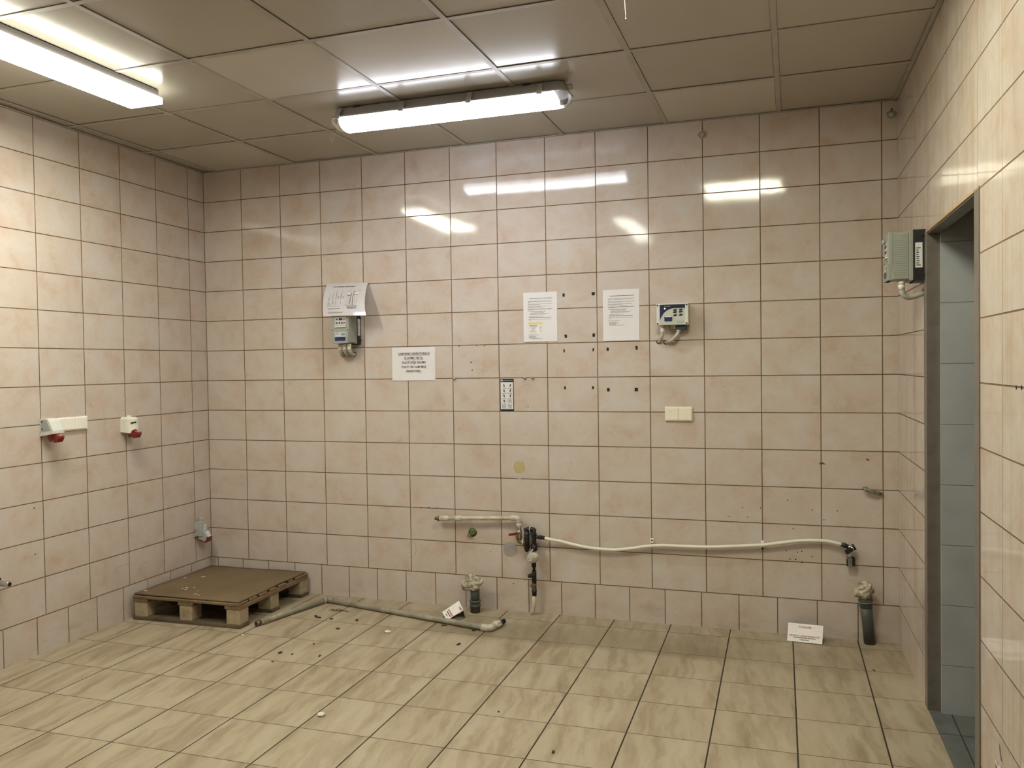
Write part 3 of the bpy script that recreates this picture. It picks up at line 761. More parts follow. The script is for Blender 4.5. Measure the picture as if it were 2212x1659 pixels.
mb = MB(); mb.cyl((.055, -.149, .172), (.055, -.160, .172), .010, n=12); mb.build('knob', M['mid_grey'], t)

# ---- lifting poster hung from the wall and draped over the drive
def poster():
    L = [(k / 12, -.003 - .158 * math.sin(k / 12 * PI / 2 * .86) / math.sin(PI / 2 * .86), 2.021 - .218 * (k / 12) ** 1.10) for k in range(13)]
    def mp(u, v, l=0.0):
        """u 0..1 left to right, v 0..1 bottom to top"""
        s_ = 1 - v
        for a, b in zip(L, L[1:]):
            if s_ <= b[0] + 1e-9: break
        f = (s_ - a[0]) / (b[0] - a[0]); y, z = a[1] + f * (b[1] - a[1]), a[2] + f * (b[2] - a[2])
        x = .953 + .062 * s_ + .294 * u
        bulge = .006 * math.sin(PI * u) * s_ - .018 * max(0, u - .72) * max(0, s_ - .35) * 2
        return (x, y - l - bulge - .0004, z - .004 * u)
    mb = MB(); nu, nv = 20, 48; g_ = {}
    for j in range(nv + 1):
        for i in range(nu + 1): g_[i, j] = mb.add([mp(i / nu, j / nv)])
    for j in range(nv):
        for i in range(nu): mb.face((g_[i, j], g_[i + 1, j], g_[i + 1, j + 1], g_[i, j + 1]), 0, True)
    o = mb.build('safety_poster', M['lamin'])
    tag(o, 'laminated lifting-technique poster leaning out over the left drive on the back wall', 'poster')
    ink = Ink(lambda u, v, l=0: mp(u, v, .0008 + l))
    def ul(*a): return a
    # title
    ink2 = Ink(lambda u, v, l=0: mp(u / .297, v / .262, .0022 + l))
    ink3 = Ink(lambda u, v, l=0: mp(u / .297, v / .262, .0022 + l))
    ink3.text('Kaip taisyklingai kelti krovinius', .135, .222, .0150, 0, .012, width=.158)
    q = ink2
    def man(x, z, h, bend, m=1):
        q.ell(x + bend * .4, z + h, .0042, .0085, m, 12, -.2); q.ell(x + bend * .4, z + h, .003, .007, 5, 12, -.2, .0003)
        q.line([(x + bend * .3, z + h - .009), (x - bend * .1, z + h * .52)], .0035, m); q.line([(x - bend * .1, z + h * .52), (x + bend * .3, z + h * .27), (x, z)], .0022, m)
        q.line([(x + bend * .2, z + h - .02), (x + .010, z + h * .42)], .0018, m)
    man(.040, .075, .075, .022); man(.066, .075, .092, .016); man(.092, .075, .115, .004); man(.128, .075, .113, .010)
    for bx, bz in ((.036, .075), (.066, .088), (.100, .128), (.136, .130)): q.rect(bx, bz, bx + .014, bz + .016, 1); q.rect(bx + .002, bz + .003, bx + .009, bz + .012, 3, .0002)
    q.rect(.118, .068, .150, .122, 4, -.0009)
    for k in range(7): q.rect(.036 + k * .013, .064 + (k % 2) * .003, .044 + k * .013, .067 + (k % 2) * .003, 1)
    for u0, u1 in ((.170, .204), (.216, .252)): q.rect(u0, .078, u1, .170, 3, -.0009)
    for k in range(6):
        for u in (.174, .188, .224, .238): q.rect(u, .084 + k * .0135, u + .007, .087 + k * .0135, 1)
    q.ell(.201, .1645, .0032, .006, 2); q.line([(.201, .160), (.200, .143), (.198, .125), (.196, .103), (.194, .078)], .0042, 2); q.line([(.172, .1475), (.201, .1475)], .0035, 2)
    q.ell(.219, .178, .0038, .007, 2); q.line([(.217, .172), (.214, .150), (.213, .130), (.214, .110), (.2125, .078), (.219, .078)], .0042, 2); q.line([(.216, .157), (.250, .157)], .0035, 2)
    q.rect(.150, .0755, .252, .0766, 1)
    q.rect(.172, .186, .196, .187, 1); q.dashes(.184, .196, .189, .004, 1); q.dashes(.240, .268, .188, .003, 1)
    for k, (a, b) in enumerate(((.172, .246), (.176, .246), (.180, .240))): q.dashes(a, b, .066 - k * .0085, .0038, 6)
    q.rect(.040, .049, .128, .0515, 2); q.rect(.038, .026, .150, .0282, 1); q.rect(.038, .0195, .142, .0222, 2); q.frame(.040, .026, .072, .047, .001, 1)
    ink3.mb.build('title_print', M['ink'], o)
    q.mb.build('pictogram_print', [M['ink'], M['inkgrey'], plain('brown_figure', (0.16, 0.13, 0.08), .5), M['cream'], M['lilac'], M['lamin'], M['inkblue']], o)
poster()

def sheet(name, label, cat, x0, x1, z0, z1, mat, off=0.0012, curl=0.0):
    """flat sheet on the back wall; returns object and an Ink in sheet metres from its lower left corner"""
    mb = MB()
    if curl:
        n = 8
        rows = [mb.add([(x0, -off - curl * (1 - k / n) ** 2, z0 + (z1 - z0) * k / n), (x1, -off - curl * .6 * (1 - k / n) ** 2, z0 + (z1 - z0) * k / n)]) for k in range(n + 1)]
        for a, b in zip(rows, rows[1:]): mb.face((a, a + 1, b + 1, b), 0, True)
        yy = lambda v: -off - curl * (1 - v / (z1 - z0)) ** 2
    else:
        mb.box(x0, x1, -off, -0.0002, z0, z1); yy = lambda v: -off
    o = mb.build(name, mat); tag(o, label, cat)
    return o, Ink(lambda u, v, l=0: (x0 + u, yy(v) - .0005 - l, z0 + v))

o, ink = sheet('notice', 'white landscape notice in bold black capitals, below and right of the left drive', 'notice', 1.4055, 1.6995, 1.3935, 1.6015, M['paper'], curl=.003)
for k, (s_, w_) in enumerate((('GAMYBINIO INVENTORIAUS', .215), ('PLOVIMO VIETA.', .128), ('PLAUTUVĖJE GALIMA', .163), ('PLAUTI TIK GAMYBINĮ', .167), ('INVENTORIŲ.', .103))):
    v = .160 - k * .0273
    ink.text(s_, .150, v, .0205, 0, .022, width=w_)
    if k < 2: ink.rect(.150 - w_ / 2, v - .0045, .150 + w_ / 2, v - .0028, 0)
ink.mb.build('print', M['ink'], o)

def page(label, x0, x1, z0, z1, table):
    o, ink = sheet('instruction_sheet', label, 'paper sheet', x0, x1, z0, z1, M['paper'], curl=.004)
    Wd, Ht = x1 - x0, z1 - z0
    def ln(u0, u1, v, m=0, h=.0024): ink.dashes(u0 * Wd, u1 * Wd, v * Ht, h, m)
    ln(.19, .86, .872, 0, .0030)
    for v, a, b in ((.820, .14, .86), (.805, .14, .84), (.788, .14, .20), (.762, .14, .88), (.747, .14, .50), (.716, .14, .80), (.702, .14, .54), (.680, .14, .65), (.655, .14, .86), (.640, .14, .32), (.610, .16, .66), (.582, .21, .62), (.566, .21, .77), (.551, .21, .70), (.515, .18, .58)): ln(a, b, v, 1 if v not in (.610, .655) else 0)
    ln(.17, .83, .483, 0, .0028); ln(.14, .82, .448, 1); ln(.17, .24, .430, 1)
    if table:
        ink.rect(.14 * Wd, .355 * Ht, .57 * Wd, .392 * Ht, 2); ink.rect(.14 * Wd, .175 * Ht, .57 * Wd, .355 * Ht, 3)
        ink2 = ink
        ink.dashes(.28 * Wd, .42 * Wd, .367 * Ht, .003, 0)
        for k, (a, b) in enumerate(((.17, .41), (.17, .43), (.21, .38), (.25, .35), (.25, .34), (.20, .38), (.19, .40))):
            v = .325 - k * .022; ink.mb.poly([ink.mp(u * Wd, w_ * Ht, .0003) for u, w_ in ((a, v), (b, v), (b, v + .008), (a, v + .008))], 0 if k == 0 else 1); ink.mb.poly([ink.mp(u * Wd, w_ * Ht, .0003) for u, w_ in ((.48, v), (.54, v), (.54, v + .008), (.48, v + .008))], 1)
        rows = ((.15, .46, .135), (.16, .38, .110), (.16, .37, .096), (.16, .42, .080), (.16, .35, .070), (.24, .57, .056))
    else: rows = ((.13, .48, .390), (.17, .42, .360), (.17, .38, .346), (.17, .43, .330), (.17, .36, .316), (.17, .60, .300))
    for a, b, v in rows: ln(a, b, v, 1)
    ink.mb.build('print', [M['ink'], M['inkgrey'], M['yellow'], plain('pale_table', (.70, .68, .62), .5)], o)
page('white printed A4 page with a small yellow-headed table, left of the black foam tabs', 2.2765, 2.4835, 1.6165, 1.908, True)
page('white printed A4 page without a table, just left of the blue-faced control box', 2.7575, 2.967, 1.611, 1.904, False)

o, ink = sheet('hand_hygiene_sign', 'narrow navy-framed sign of hand-washing pictograms', 'sign', 2.1225, 2.2085, 1.2065, 1.3985, M['navy'], off=.002)
ink.rect(.0035, .010, .0825, .172, 1); ink.rect(.003, .178, .020, .187, 2); ink.text('TORK', .0115, .1803, .0055, 0, .02, width=.014, lift=.0004)
ink.dashes(.026, .080, .181, .0035, 3)
for r in range(5):
    for c in range(2):
        u, v = .011 + c * .038, .138 - r * .031
        if r < 3 or (r == 3 and c == 0):
            ink.frame(u, v, u + .029, v + .027, .0006, 4)
            ink.ell(u + .013 + c * .004, v + .018, .0045, .0040, 5, 10, .4, .0003); ink.ell(u + .015, v + .011, .006, .0026, 5, 10, .7, .0003); ink.line([(u + .012, v + .017), (u + .017, v + .006)], .0022, 5, .0004)
            ink.dashes(u, u + .028, v - .0028, .0022, 5)
        else:
            for k in range(4): ink.dashes(u, u + random.uniform(.02, .029), v + .021 - k * .0055, .0028, 5)
ink.dashes(.012, .040, .013, .0018, 5); ink.dashes(.047, .078, .013, .0018, 5)
ink.mb.build('print', [M['ink'], M['paper'], M['inkpale'], M['inkgrey'], M['inkpale'], M['ink']], o)

# ---- twelve black foam tabs left by removed signs
def tab(x, z, w_, h_, rot, label):
    mb = MB(); mb.box(-w_ / 2, w_ / 2, -.0016, -.0001, -h_ / 2, h_ / 2, 0, .0003, Matrix.Rotation(rot, 4, 'Y'))
    o = mb.build('foam_tab', M['tape'], None, (x, 0, z)); tag(o, 'black foam tab, ' + label, 'foam tab', 'black foam tabs on the back wall'); assert len(o['label'].split()) <= 16, o['label']
S_ = .00049
for x, z, w_, h_, r, lb in (
    (2.524, 1.885, 26, 38, .0, 'right of the top of the page with the yellow-headed table'),
    (2.701, 1.886, 38, 38, 0, 'square, at the upper left corner of the page beside the control box'),
    (2.534, 1.645, 30, 38, -.12, 'by the lower right corner of the page with the table'),
    (2.701, 1.647, 31, 40, .15, 'tilted, left of the lower half of the page by the control box'),
    (2.523, 1.560, 17, 38, -.1, 'narrow and ragged, left of the upper pair between the printed pages'),
    (2.697, 1.563, 16, 38, .12, 'narrow, right of the upper pair between the printed pages'),
    (2.525, 1.343, 19, 36, .1, 'small and slim, low to the right of the hand-washing sign'),
    (2.693, 1.343, 22, 34, .05, 'small, lower right of the four between the printed pages'),
    (2.782, 1.564, 26, 38, 0, 'under the lower left corner of the page beside the control box'),
    (2.949, 1.569, 26, 42, -.08, 'tall, under the lower right corner of the page beside the control box'),
    (2.783, 1.331, 30, 42, -.08, 'left of the lowest pair, up and left of the switch'),
    (2.945, 1.331, 38, 42, .03, 'largest and squarest, right of the lowest pair near the switch')):
    tab(x, z, w_ * S_, h_ * S_, r, lb)

# ---- blue-faced controller
def controller():
    t = thing('control_box', 'grey control box with navy curved front panel and six oval buttons', 'control box', (3.077, 0, 1.689))
    Wd, Hd, Dd = .174, .119, .088
    mb = MB(); mb.box(.003, Wd - .003, -Dd + .022, -.0005, .003, Hd - .003, 0, .003); mb.box(.02, Wd - .02, -.03, -.0005, -.004, .01); mb.build('housing', M['ctrl'], t)
    mb = MB(); mb.box(0, Wd, -Dd, -Dd + .024, 0, Hd, 0, .0035); mb.build('lid', M['ctrl_rim'], t)
    y = -Dd - .0004
    mb = MB(); ink = Ink(lambda u, v, l=0: (u, y - l, v))
    ink.rect(.018, .005, .157, Hd - .006, 0)
    arc = [(.0185 + .072 * (1 - math.cos(a)) * 1.12, .008 + .083 * math.sin(a)) for a in [PI / 2 * k / 18 for k in range(19)]]
    ink.poly([(.0185, .008)] + [(.0185, Hd - .007), (.1565, Hd - .007), (.1565, .091)] + list(reversed(arc)), 1, .0003)
    
    ink.text('SET-2000', .0595, .1005, .0058, 3, .006, width=.031, lift=.0006); ink.text('Labko', .0345, .078, .0165, 2, .006, width=.054, rot=PI / 2, lift=.0006); ink.dashes(.080, .117, .1015, .0025, 4, .0014, .003, .008)
    fp = ink.mb.build('front_panel', [M['ctrl'], M['navy_pl'], plain('deep_blue_print', (.010, .030, .11), .4), M['inkpale'], M['inkgrey']], t)
    for i, (u, v) in enumerate(((.1025, .081), (.1335, .0825), (.1025, .0695), (.1335, .071), (.1025, .0525), (.1335, .0535))):
        mb = MB(); n = 20
        a_ = [(u + .0108 * math.cos(a), v + .0052 * math.sin(a) + .0016 * math.cos(a)) for a in [2 * PI * k / n for k in range(n)]]
        mb.prism(list(reversed(a_)), 'y', y - .0014, y); mb.build('button', M['navy'] if i < 4 else M['navy_pl'], t)
    mb = MB(); mb.box(.044, .086, y - .006, y, .021, .047, 0, .002); dsp = mb.build('display', M['blue_pl'], t)
    mb = MB(); mb.box(.048, .0835, y - .007, y, .0435, .0475); mb.build('display_top', M['lip'], dsp)
    mb = MB(); mb.box(.0495, .080, y - .0066, y - .006, .039, .0432); mb.build('display_window', M['navy'], dsp)
    mb = MB(); mb.cyl((.0465, y, .0905), (.0465, y - .002, .0905), .0038, n=14); mb.build('indicator_lamp', M['led'], t)
    ink = Ink(lambda u, v, l=0: (u, y - .0004 - l, v))
    ink.poly([(.111, .0165), (.114, .0135), (.147, .0135), (.150, .0175), (.147, .021), (.115, .021)], 0); ink.rect(.119, .0085, .144, .0122, 0); ink.rect(.117, .0155, .146, .0185, 1, .0003)
    ink.mb.build('maker_badge', [M['inkgrey'], M['inkpale']], t)
    for u in (.007, Wd - .009):
        for v in (.008, Hd - .010):
            mb = MB(); mb.cyl((u, -Dd - .0008, v), (u, -Dd + .004, v), .0046, n=14); mb.build('corner_screw', M['darkhole'], t)
    mb = MB(); mb.box(.098, .158, -.062, -.012, -.026, -.003, 0, .002); mb.build('plug', plain('dark_blue_plug', (.02, .04, .075), .45), t)
    for u in (.053, .082):
        mb = MB(); mb.cyl((u, -.045, .002), (u, -.045, -.012), .0095, n=8); mb.cyl((u, -.045, -.011), (u, -.045, -.020), .0075, n=14); mb.build('cable_gland', M['conduit'], t)
    mb = MB(); mb.cyl((.026, -.045, .002), (.026, -.045, -.014), .0095, n=8); mb.cyl((.026, -.045, -.012), (.026, -.044, -.036), .0115, n=16, ch=.001); mb.build('cable_gland', M['gland'], t)
    mb = MB(); mb.tube([(.100, -.048, .001), (.102, -.048, -.012), (.112, -.048, -.022), (.118, -.046, -.034)], .0125, 16); mb.build('cable_gland', M['gland'], t)
    conduit_run(t, 'conduit', (.026, -.044, -.034), (.022, -.05, -.080), (-.003, .004, -.090), .0095)
    conduit_run(t, 'conduit', (.117, -.046, -.032), (.100, -.075, -.085), (.036, .004, -.093), .0095)
controller()

def double_switch():
    t = thing('light_switch', 'cream double rocker switch on the back wall under the control box', 'switch', (3.183, 0, 1.193))
    mb = MB(); mb.box(-.0765, .0765, -.010, -.0003, -.041, .041, 0, .003); mb.build('frame', M['cream_pl'], t)
    for s in (-1, 1):
        mb = MB(); mb.prism([(-.0102, -.033), (-.0102, .033), (-.0135, .033), (-.0150, -.033)], 'x', s * .0365 - .0335, s * .0365 + .0335, 0, .001); mb.build('rocker', M['cream_pl'], t)
double_switch()

mb = MB(); mb.cyl((2.237, -.0002, .87), (2.237, -.0010, .87), .037, n=36)
tag(mb.build('round_sticker', M['sticker_y']), 'faded yellow round glue mark in the middle of the back wall', 'sticker')
mb = MB(); mb.cyl((2.172, -.0002, .371), (2.172, -.0016, .371), .0435, n=40)
tag(mb.build('round_cover', M['sticker_g']), 'pale grey round cover disc left of the water meter', 'cover')

for x, z, lb in ((1.827, 1.403, 'pale screw head at the tile joint below and left of the three drill holes'), (2.280, 1.403, 'pale screw head right above the hand-washing sign, left one of two'), (2.329, 1.403, 'pale screw head at the joint, right one of two beside the hand-washing sign')):
    mb = MB(); mb.lathe((x, 0, z), (x, -.012, z), [(0, .004), (.4, .004), (.45, .0085), (.75, .008), (1, .004)], 14)
    tag(mb.build('screw', M['chrome']), lb, 'screw', 'pale screws along one tile joint')
for x, z, r, lb in ((3.328, 2.734, .011, 'grey wall plug high up on a vertical tile joint near the ceiling'), (4.280, 2.741, .014, 'grey wall plug in the top right corner below a cross-shaped hole')):
    mb = MB(); mb.lathe((x, 0, z), (x, -.010, z), [(0, r * 1.15), (.3, r), (.7, r * .8), (1, r * .45)], 16)
    tag(mb.build('wall_plug', M['mid_grey']), lb, 'wall plug')
    o = MB(); blot(o, x, z, .026, .022, 18, .2, -.0004); o.build('smudge', plain('grey_smudge', (.30, .25, .19), .6), wall_back)

mb = MB(); mb.tube([(4.140, -.012, .808), (4.150, -.030, .807), (4.172, -.034, .797), (4.200, -.028, .789), (4.222, -.010, .782)], .0085, 12, 0, True, [.0095, .0115, .0085, .010, .008])
mb.cyl((4.146, -.034, .808), (4.142, -.042, .809), .0095, n=10); mb.cyl((4.216, -.002, .784), (4.214, -.016, .785), .010, n=10)
tag(mb.build('wall_hook', M['zinc']), 'weathered grey metal hook on the right end of the back wall', 'hook')

def pipe_outlet():
    t = thing('pipe_outlet', 'round green pipe opening with grey plug below the upper water pipe', 'pipe opening', (1.930, 0, .4625))
    mb = MB(); mb.lathe((0, .0, 0), (0, -.005, 0), [(0, .027), (.5, .0262), (1, .0235)], 28); mb.build('rim', M['darkhole'], t)
    mb = MB(); mb.sphere((.002, -.003, .003), .022, 0, (1, .4, 1), 3, .12); mb.build('wad', M['moss'], t)
    mb = MB(); mb.cyl((-.010, -.005, -.013), (-.018, -.026, -.017), .0105, n=14, ch=.0015); mb.build('plug', M['zinc'], t)
pipe_outlet()

# ================================================================== water pipework (one connected run)
def pipework():
    t = thing('water_pipework', 'white water pipe with valves, meter and long white hose along the back wall', 'pipework', (2.30, 0, 0))
    def P(x, y, z): return (x - 2.30, y, z)
    Y = -.05
    mb = MB(); mb.cyl(P(1.76, Y, .549), P(2.225, Y, .5725), .0125, n=20)
    mb.cyl(P(1.733, Y, .548), P(1.795, Y, .551), .0165, n=20, ch=.003); mb.cyl(P(1.832, Y, .5525), P(1.880, Y, .555), .0170, n=20, ch=.003)
    for x in (1.742, 1.752, 1.762): mb.cyl(P(x, Y, .5485), P(x + .004, Y, .5487), .0178, n=20)
    mb.cyl(P(2.198, Y, .571), P(2.222, Y, .5723), .0160, n=20, ch=.002)
    mb.tube([P(2.215, Y, .572), P(2.232, Y, .572), P(2.243, Y, .567), P(2.2465, Y, .556), P(2.247, Y, .540)], .0165, 18)
    mb.cyl(P(2.247, Y, .545), P(2.247, Y, .522), .0175, n=18, ch=.002)
    for x in (1.90, 2.10): mb.cyl(P(x, -.001, .557), P(x, -.04, .557), .005, n=10)
    mb.build('supply_pipe', M['pvc'], t)
    mb = MB(); mb.cyl(P(1.704, Y, .5455), P(1.735, Y, .5478), .0105, n=6); mb.cyl(P(1.722, Y, .547), P(1.731, Y, .5475), .0165, n=12); mb.build('end_plug', M['brass'], t)
    # ball valve with red lever
    mb = MB(); mb.cyl(P(2.247, Y, .524), P(2.247, Y, .500), .0135, n=6); mb.cyl(P(2.247, Y, .502), P(2.247, Y, .470), .0155, n=18, ch=.003); mb.cyl(P(2.247, Y, .472), P(2.247, Y, .462), .0125, n=18)
    mb.cyl(P(2.247, Y - .014, .486), P(2.247, Y - .036, .486), .0075, n=12)
    vb = mb.build('ball_valve', M['chrome'], t)
    mb = MB(); mb.prism([(2.195 - 2.3, .472), (2.195 - 2.3, .486), (2.236 - 2.3, .494), (2.236 - 2.3, .479)], 'y', Y - .046, Y - .038, 0, .0015); mb.box(2.234 - 2.3, 2.258 - 2.3, Y - .042, Y - .038, .478, .494); mb.build('lever', M['red'], vb)
    mb = MB(); mb.cyl(P(2.243, Y, .465), P(2.245, Y, .447), .0195, .017, n=10); mb.tube([P(2.245, Y, .449), P(2.246, Y, .438), P(2.252, Y, .431), P(2.264, Y, .4285), P(2.286, Y, .4285)], .0125, 16); mb.build('elbow', M['brass'], t)
    mb = MB(); mb.cyl(P(2.266, Y, .4285), P(2.2705, Y, .4285), .0155, n=18); mb.build('seal_ring', M['white'], t)
    # black double column
    mb = MB()
    X1, X2 = 2.293, 2.338
    mb.cyl(P(X1, Y, .505), P(X1, Y, .392), .0145, n=18); mb.sphere(P(X1, Y, .388), .0150); mb.cyl(P(X1, Y, .515), P(X1, Y, .500), .0165, n=18, ch=.002)
    for z in (.482, .459, .445, .410, .400): mb.cyl(P(X1, Y, z), P(X1, Y, z - .006), .0172, n=18, ch=.001)
    mb.cyl(P(X1 + .002, Y, .508), P(2.312, Y, .510), .0145, n=16, ch=.002); mb.cyl(P(2.316, Y, .510), P(X2, Y, .508), .0145, n=16, ch=.002)
    mb.cyl(P(X2, Y, .514), P(X2, Y, .400), .0135, n=18, ch=.002)
    for z in (.488, .425): mb.cyl(P(X2, Y, z), P(X2, Y, z - .012), .0160, n=18, ch=.001)
    mb.cyl(P(X2, Y, .418), P(X2, Y, .385), .0185, n=8)
    mb.cyl(P(X2 + .008, Y, .467), P(2.372, Y, .465), .0095, n=14); mb.cyl(P(2.370, Y, .465), P(2.384, Y, .4648), .0135, n=6); mb.cyl(P(2.383, Y, .4648), P(2.404, Y, .463), .0115, n=8)
    mb.box(2.318 - 2.3, 2.330 - 2.3, Y - .004, -.001, .40, .42)
    mb.build('manifold', M['iron'], t)
    mb = MB(); mb.cyl(P(2.3125, Y, .510), P(2.3155, Y, .510), .0158, n=18); mb.build('seal_ring', M['white'], t)
    mb = MB(); mb.box(2.309 - 2.3, 2.323 - 2.3, Y + .006, Y + .010, .425, .500); mb.build('bracket_plate', M['zinc'], t)
    # water meter facing left
    ax = Vector((-.50, -.84, .06)).normalized(); c0 = Vector(P(2.350, -.052, .348))
    mb = MB(); mb.lathe(c0, c0 + ax * .052, [(0, .020), (.12, .0285), (.55, .0295), (.60, .0275), (.9, .0285), (1, .0265)], 28); mb.cyl(P(2.335, Y, .388), P(2.335, Y, .30), .0125, n=16)
    mb.tube([c0 + ax * .03 + Vector((-.018, 0, .020)), c0 + ax * .02 + Vector((-.010, 0, .040)), c0 + ax * .01 + Vector((-.004, 0, .052))], .004, 8)
    wm = mb.build('water_meter', M['pvc'], t)
    mb = MB(); mb.lathe(c0 + ax * .0521, c0 + ax * .0535, [(0, .0235), (1, .0225)], 28); mb.build('dial', M['glass_dial'], wm)
    mb = MB(); mb.lathe(c0 + ax * .051, c0 + ax * .0545, [(0, .0262), (.6, .0262), (1, .0245), (1, .0235)], 28, 0, False); mb.build('dial_ring', M['inkgrey'], wm)
    mb = MB(); q = c0 + ax * .054; mb.cyl(q + Vector((-.004, 0, -.006)), q + Vector((-.004, 0, -.006)) + ax * .001, .0045, n=12); mb.cyl(q + Vector((.007, 0, -.010)), q + Vector((.007, 0, -.010)) + ax * .001, .003, n=10); mb.cyl(q + Vector((.004, 0, .008)), q + Vector((.004, 0, .008)) + ax * .001, .003, n=10); mb.build('dial_hand', M['inkgrey'], wm)
    # riser under the meter
    mb = MB(); X = 2.335
    mb.cyl(P(X, Y, .312), P(X, Y, .288), .0155, n=6); mb.cyl(P(X, Y, .290), P(X, Y, .262), .0085, n=14); mb.cyl(P(X, Y, .266), P(X, Y, .190), .0140, n=18, ch=.002)
    mb.cyl(P(X - .004, Y, .240), P(X - .027, Y - .006, .233), .0125, n=8); mb.sphere(P(X - .026, Y - .006, .2335), .0125)
    mb.cyl(P(X, Y, .162), P(X, Y, .118), .0145, n=8); mb.cyl(P(X, Y, .145), P(X, Y, .140), .0158, n=18)
    mb.build('riser', M['iron'], t)
    mb = MB(); mb.cyl(P(X - .001, Y, .195), P(X - .001, Y, .160), .0140, n=14); mb.sphere(P(X - .013, Y - .004, .176), .0105); mb.build('check_valve', M['rust'], t)
    mb = MB(); mb.cyl(P(X, Y, .166), P(X, Y, .1625), .0150, n=18); mb.build('seal_ring', M['zinc'], t)
    mb = MB(); mb.tube([P(2.334, Y, .122), P(2.333, Y, .085), P(2.328, -.046, .05), P(2.321, -.042, .02), P(2.314, -.040, -.002)], .011, 12, 0, True, [.0115, .0125, .0122, .0118, .0092]); mb.build('wrapped_pipe', M['plastic_bag'], t)
    # hose
    hz = [(2.400, .463), (2.43, .456), (2.492, .444), (2.56, .431), (2.63, .419), (2.70, .4125), (2.767, .4108), (2.821, .412), (2.875, .4195), (2.928, .428), (2.98, .4395), (3.028, .447), (3.09, .4525), (3.163, .4535), (3.25, .4545), (3.341, .4575), (3.43, .465), (3.514, .473), (3.57, .479), (3.628, .4845), (3.69, .496), (3.754, .508), (3.81, .518), (3.872, .5235), (3.929, .5255), (3.96, .5245), (3.987, .5205), (4.012, .515), (4.040, .507)]
    mb = MB(); mb.tube([P(x, -.05 if k < 2 else (-.030 if k < 26 else -.034), z) for k, (x, z) in enumerate(hz)], .0100, 14); mb.build('hose', M['hose'], t)
    # tap at the hose end
    y = -.040
    mb = MB(); mb.cyl(P(4.026, y + .003, .512), P(4.060, y, .503), .0125, .011, n=10); mb.cyl(P(4.040, y + .002, .5085), P(4.046, y + .001, .507), .0145, n=10); mb.build('hose_connector', M['rubber'], t)
    mb = MB(); mb.sphere(P(4.078, y, .494), .0165); mb.cyl(P(4.058, y, .5035), P(4.080, y, .497), .0105, n=14); mb.cyl(P(4.074, y, .485), P(4.067, y, .447), .0105, n=14); mb.cyl(P(4.067, y, .462), P(4.067, y, .448), .0115, n=14, ch=.002); mb.cyl(P(4.084, y, .500), P(4.088, y - .004, .512), .007, n=10)
    tp = mb.build('tap', M['chrome'], t)
    mb = MB(); mb.lathe(P(4.074, y - .006, .492), P(4.052, y - .038, .484), [(0, .0115), (.3, .0135), (.35, .0125), (.5, .0138), (.62, .0125), (.75, .0138), (.86, .0128), (1, .0138)], 18); mb.build('spout', M['iron'], tp)
    mb = MB(); mb.disc(P(4.0518, y - .0385, .484), .0108, (-.56, -.82, -.2)); mb.build('spout_opening', M['darkhole'], tp)
    mb = MB(); mb.tube([P(4.078, y - .010, .520), P(4.083, y - .012, .512), P(4.087, y - .012, .506), P(4.094, y - .010, .492)], .004, 10, 0, True, [.0062, .0040, .0045, .0062]); mb.build('wing_handle', M['black'], tp)
    mb = MB(); mb.box(4.052 - 2.3, 4.090 - 2.3, -.050, -.0005, .400, .446, 0, .003); mb.build('wall_block', M['zinc'], t)
    mb = MB(); mb.box(4.078 - 2.3, 4.0915 - 2.3, -.052, -.03, .405, .446); mb.build('block_insert', M['iron'], t)
    mb = MB(); mb.box(4.0505 - 2.3, 4.056 - 2.3, -.052, -.03, .402, .44); mb.build('block_insert', M['iron'], t)
pipework()
def clip(x, z, lb, kind):
    t = thing('pipe_clip', lb, 'clip', (x, 0, z))
    if kind == 0:
        mb = MB(); mb.box(-.010, .010, -.010, -.0002, -.012, .014, 0, .002); mb.build('block', M['white'], t)
        mb = MB(); mb.cyl((0, -.010, .005), (0, -.0125, .005), .0045, n=12); mb.build('screw', M['darkhole'], t)
    else:
        mb = MB(); mb.box(-.010, .010, -.012, -.0002, .011, .020, 0, .002); mb.box(-.010, .010, -.012, -.0002, -.018, -.011, 0, .002); mb.box(-.009, .009, -.018, -.0005, -.011, .011); mb.build('saddle', M['white'], t)
        mb = MB(); mb.cyl((-.002, -.014, -.022), (-.002, -.017, -.022), .0045, n=12); mb.build('nail', M['darkhole'], t)
clip(3.026, .470, 'white hose clip left empty above the sagging hose, under the double switch', 0)
clip(3.628, .4845, 'white hose clip holding the hose at the right vertical joint', 1)

# ---- drain stubs stuffed with rags
def rag(name, label, c, r, sc, seed, lobes):
    rnd = random.Random(seed); bm = bmesh.new(); bmesh.ops.create_icosphere(bm, subdivisions=5, radius=1)
    fr = [(Vector((rnd.uniform(-1, 1), rnd.uniform(-1, 1), rnd.uniform(-1, 1))).normalized() * rnd.uniform(2.5, 8), rnd.uniform(0, 6.28), rnd.uniform(.04, .10)) for _ in range(15)]
    for v in bm.verts:
        d = v.co.normalized(); k = 1.0
        for f, ph, a in fr: k -= a * ((1 - abs(math.sin(d.dot(f) + ph))) ** 3 - .18)
        for dr, am, sh in lobes: k += am * max(0, d.dot(Vector(dr).normalized())) ** sh
        v.co = Vector((c[0] + d.x * r * sc[0] * k, c[1] + d.y * r * sc[1] * k, c[2] + d.z * r * sc[2] * k))
    mb = MB(); mb.bm(bm, 0, None, True)
    return tag(mb.build(name, M['rag']), label, 'rag')
t = thing('drain_pipe', 'short dark grey drain stub rising from the floor left of the water meter', 'drain pipe', (1.974, -.088, 0))
mb = MB(); mb.cyl((0, 0, .05), (0, 0, .150), .0275, n=28); mb.build('pipe', M['drain'], t)
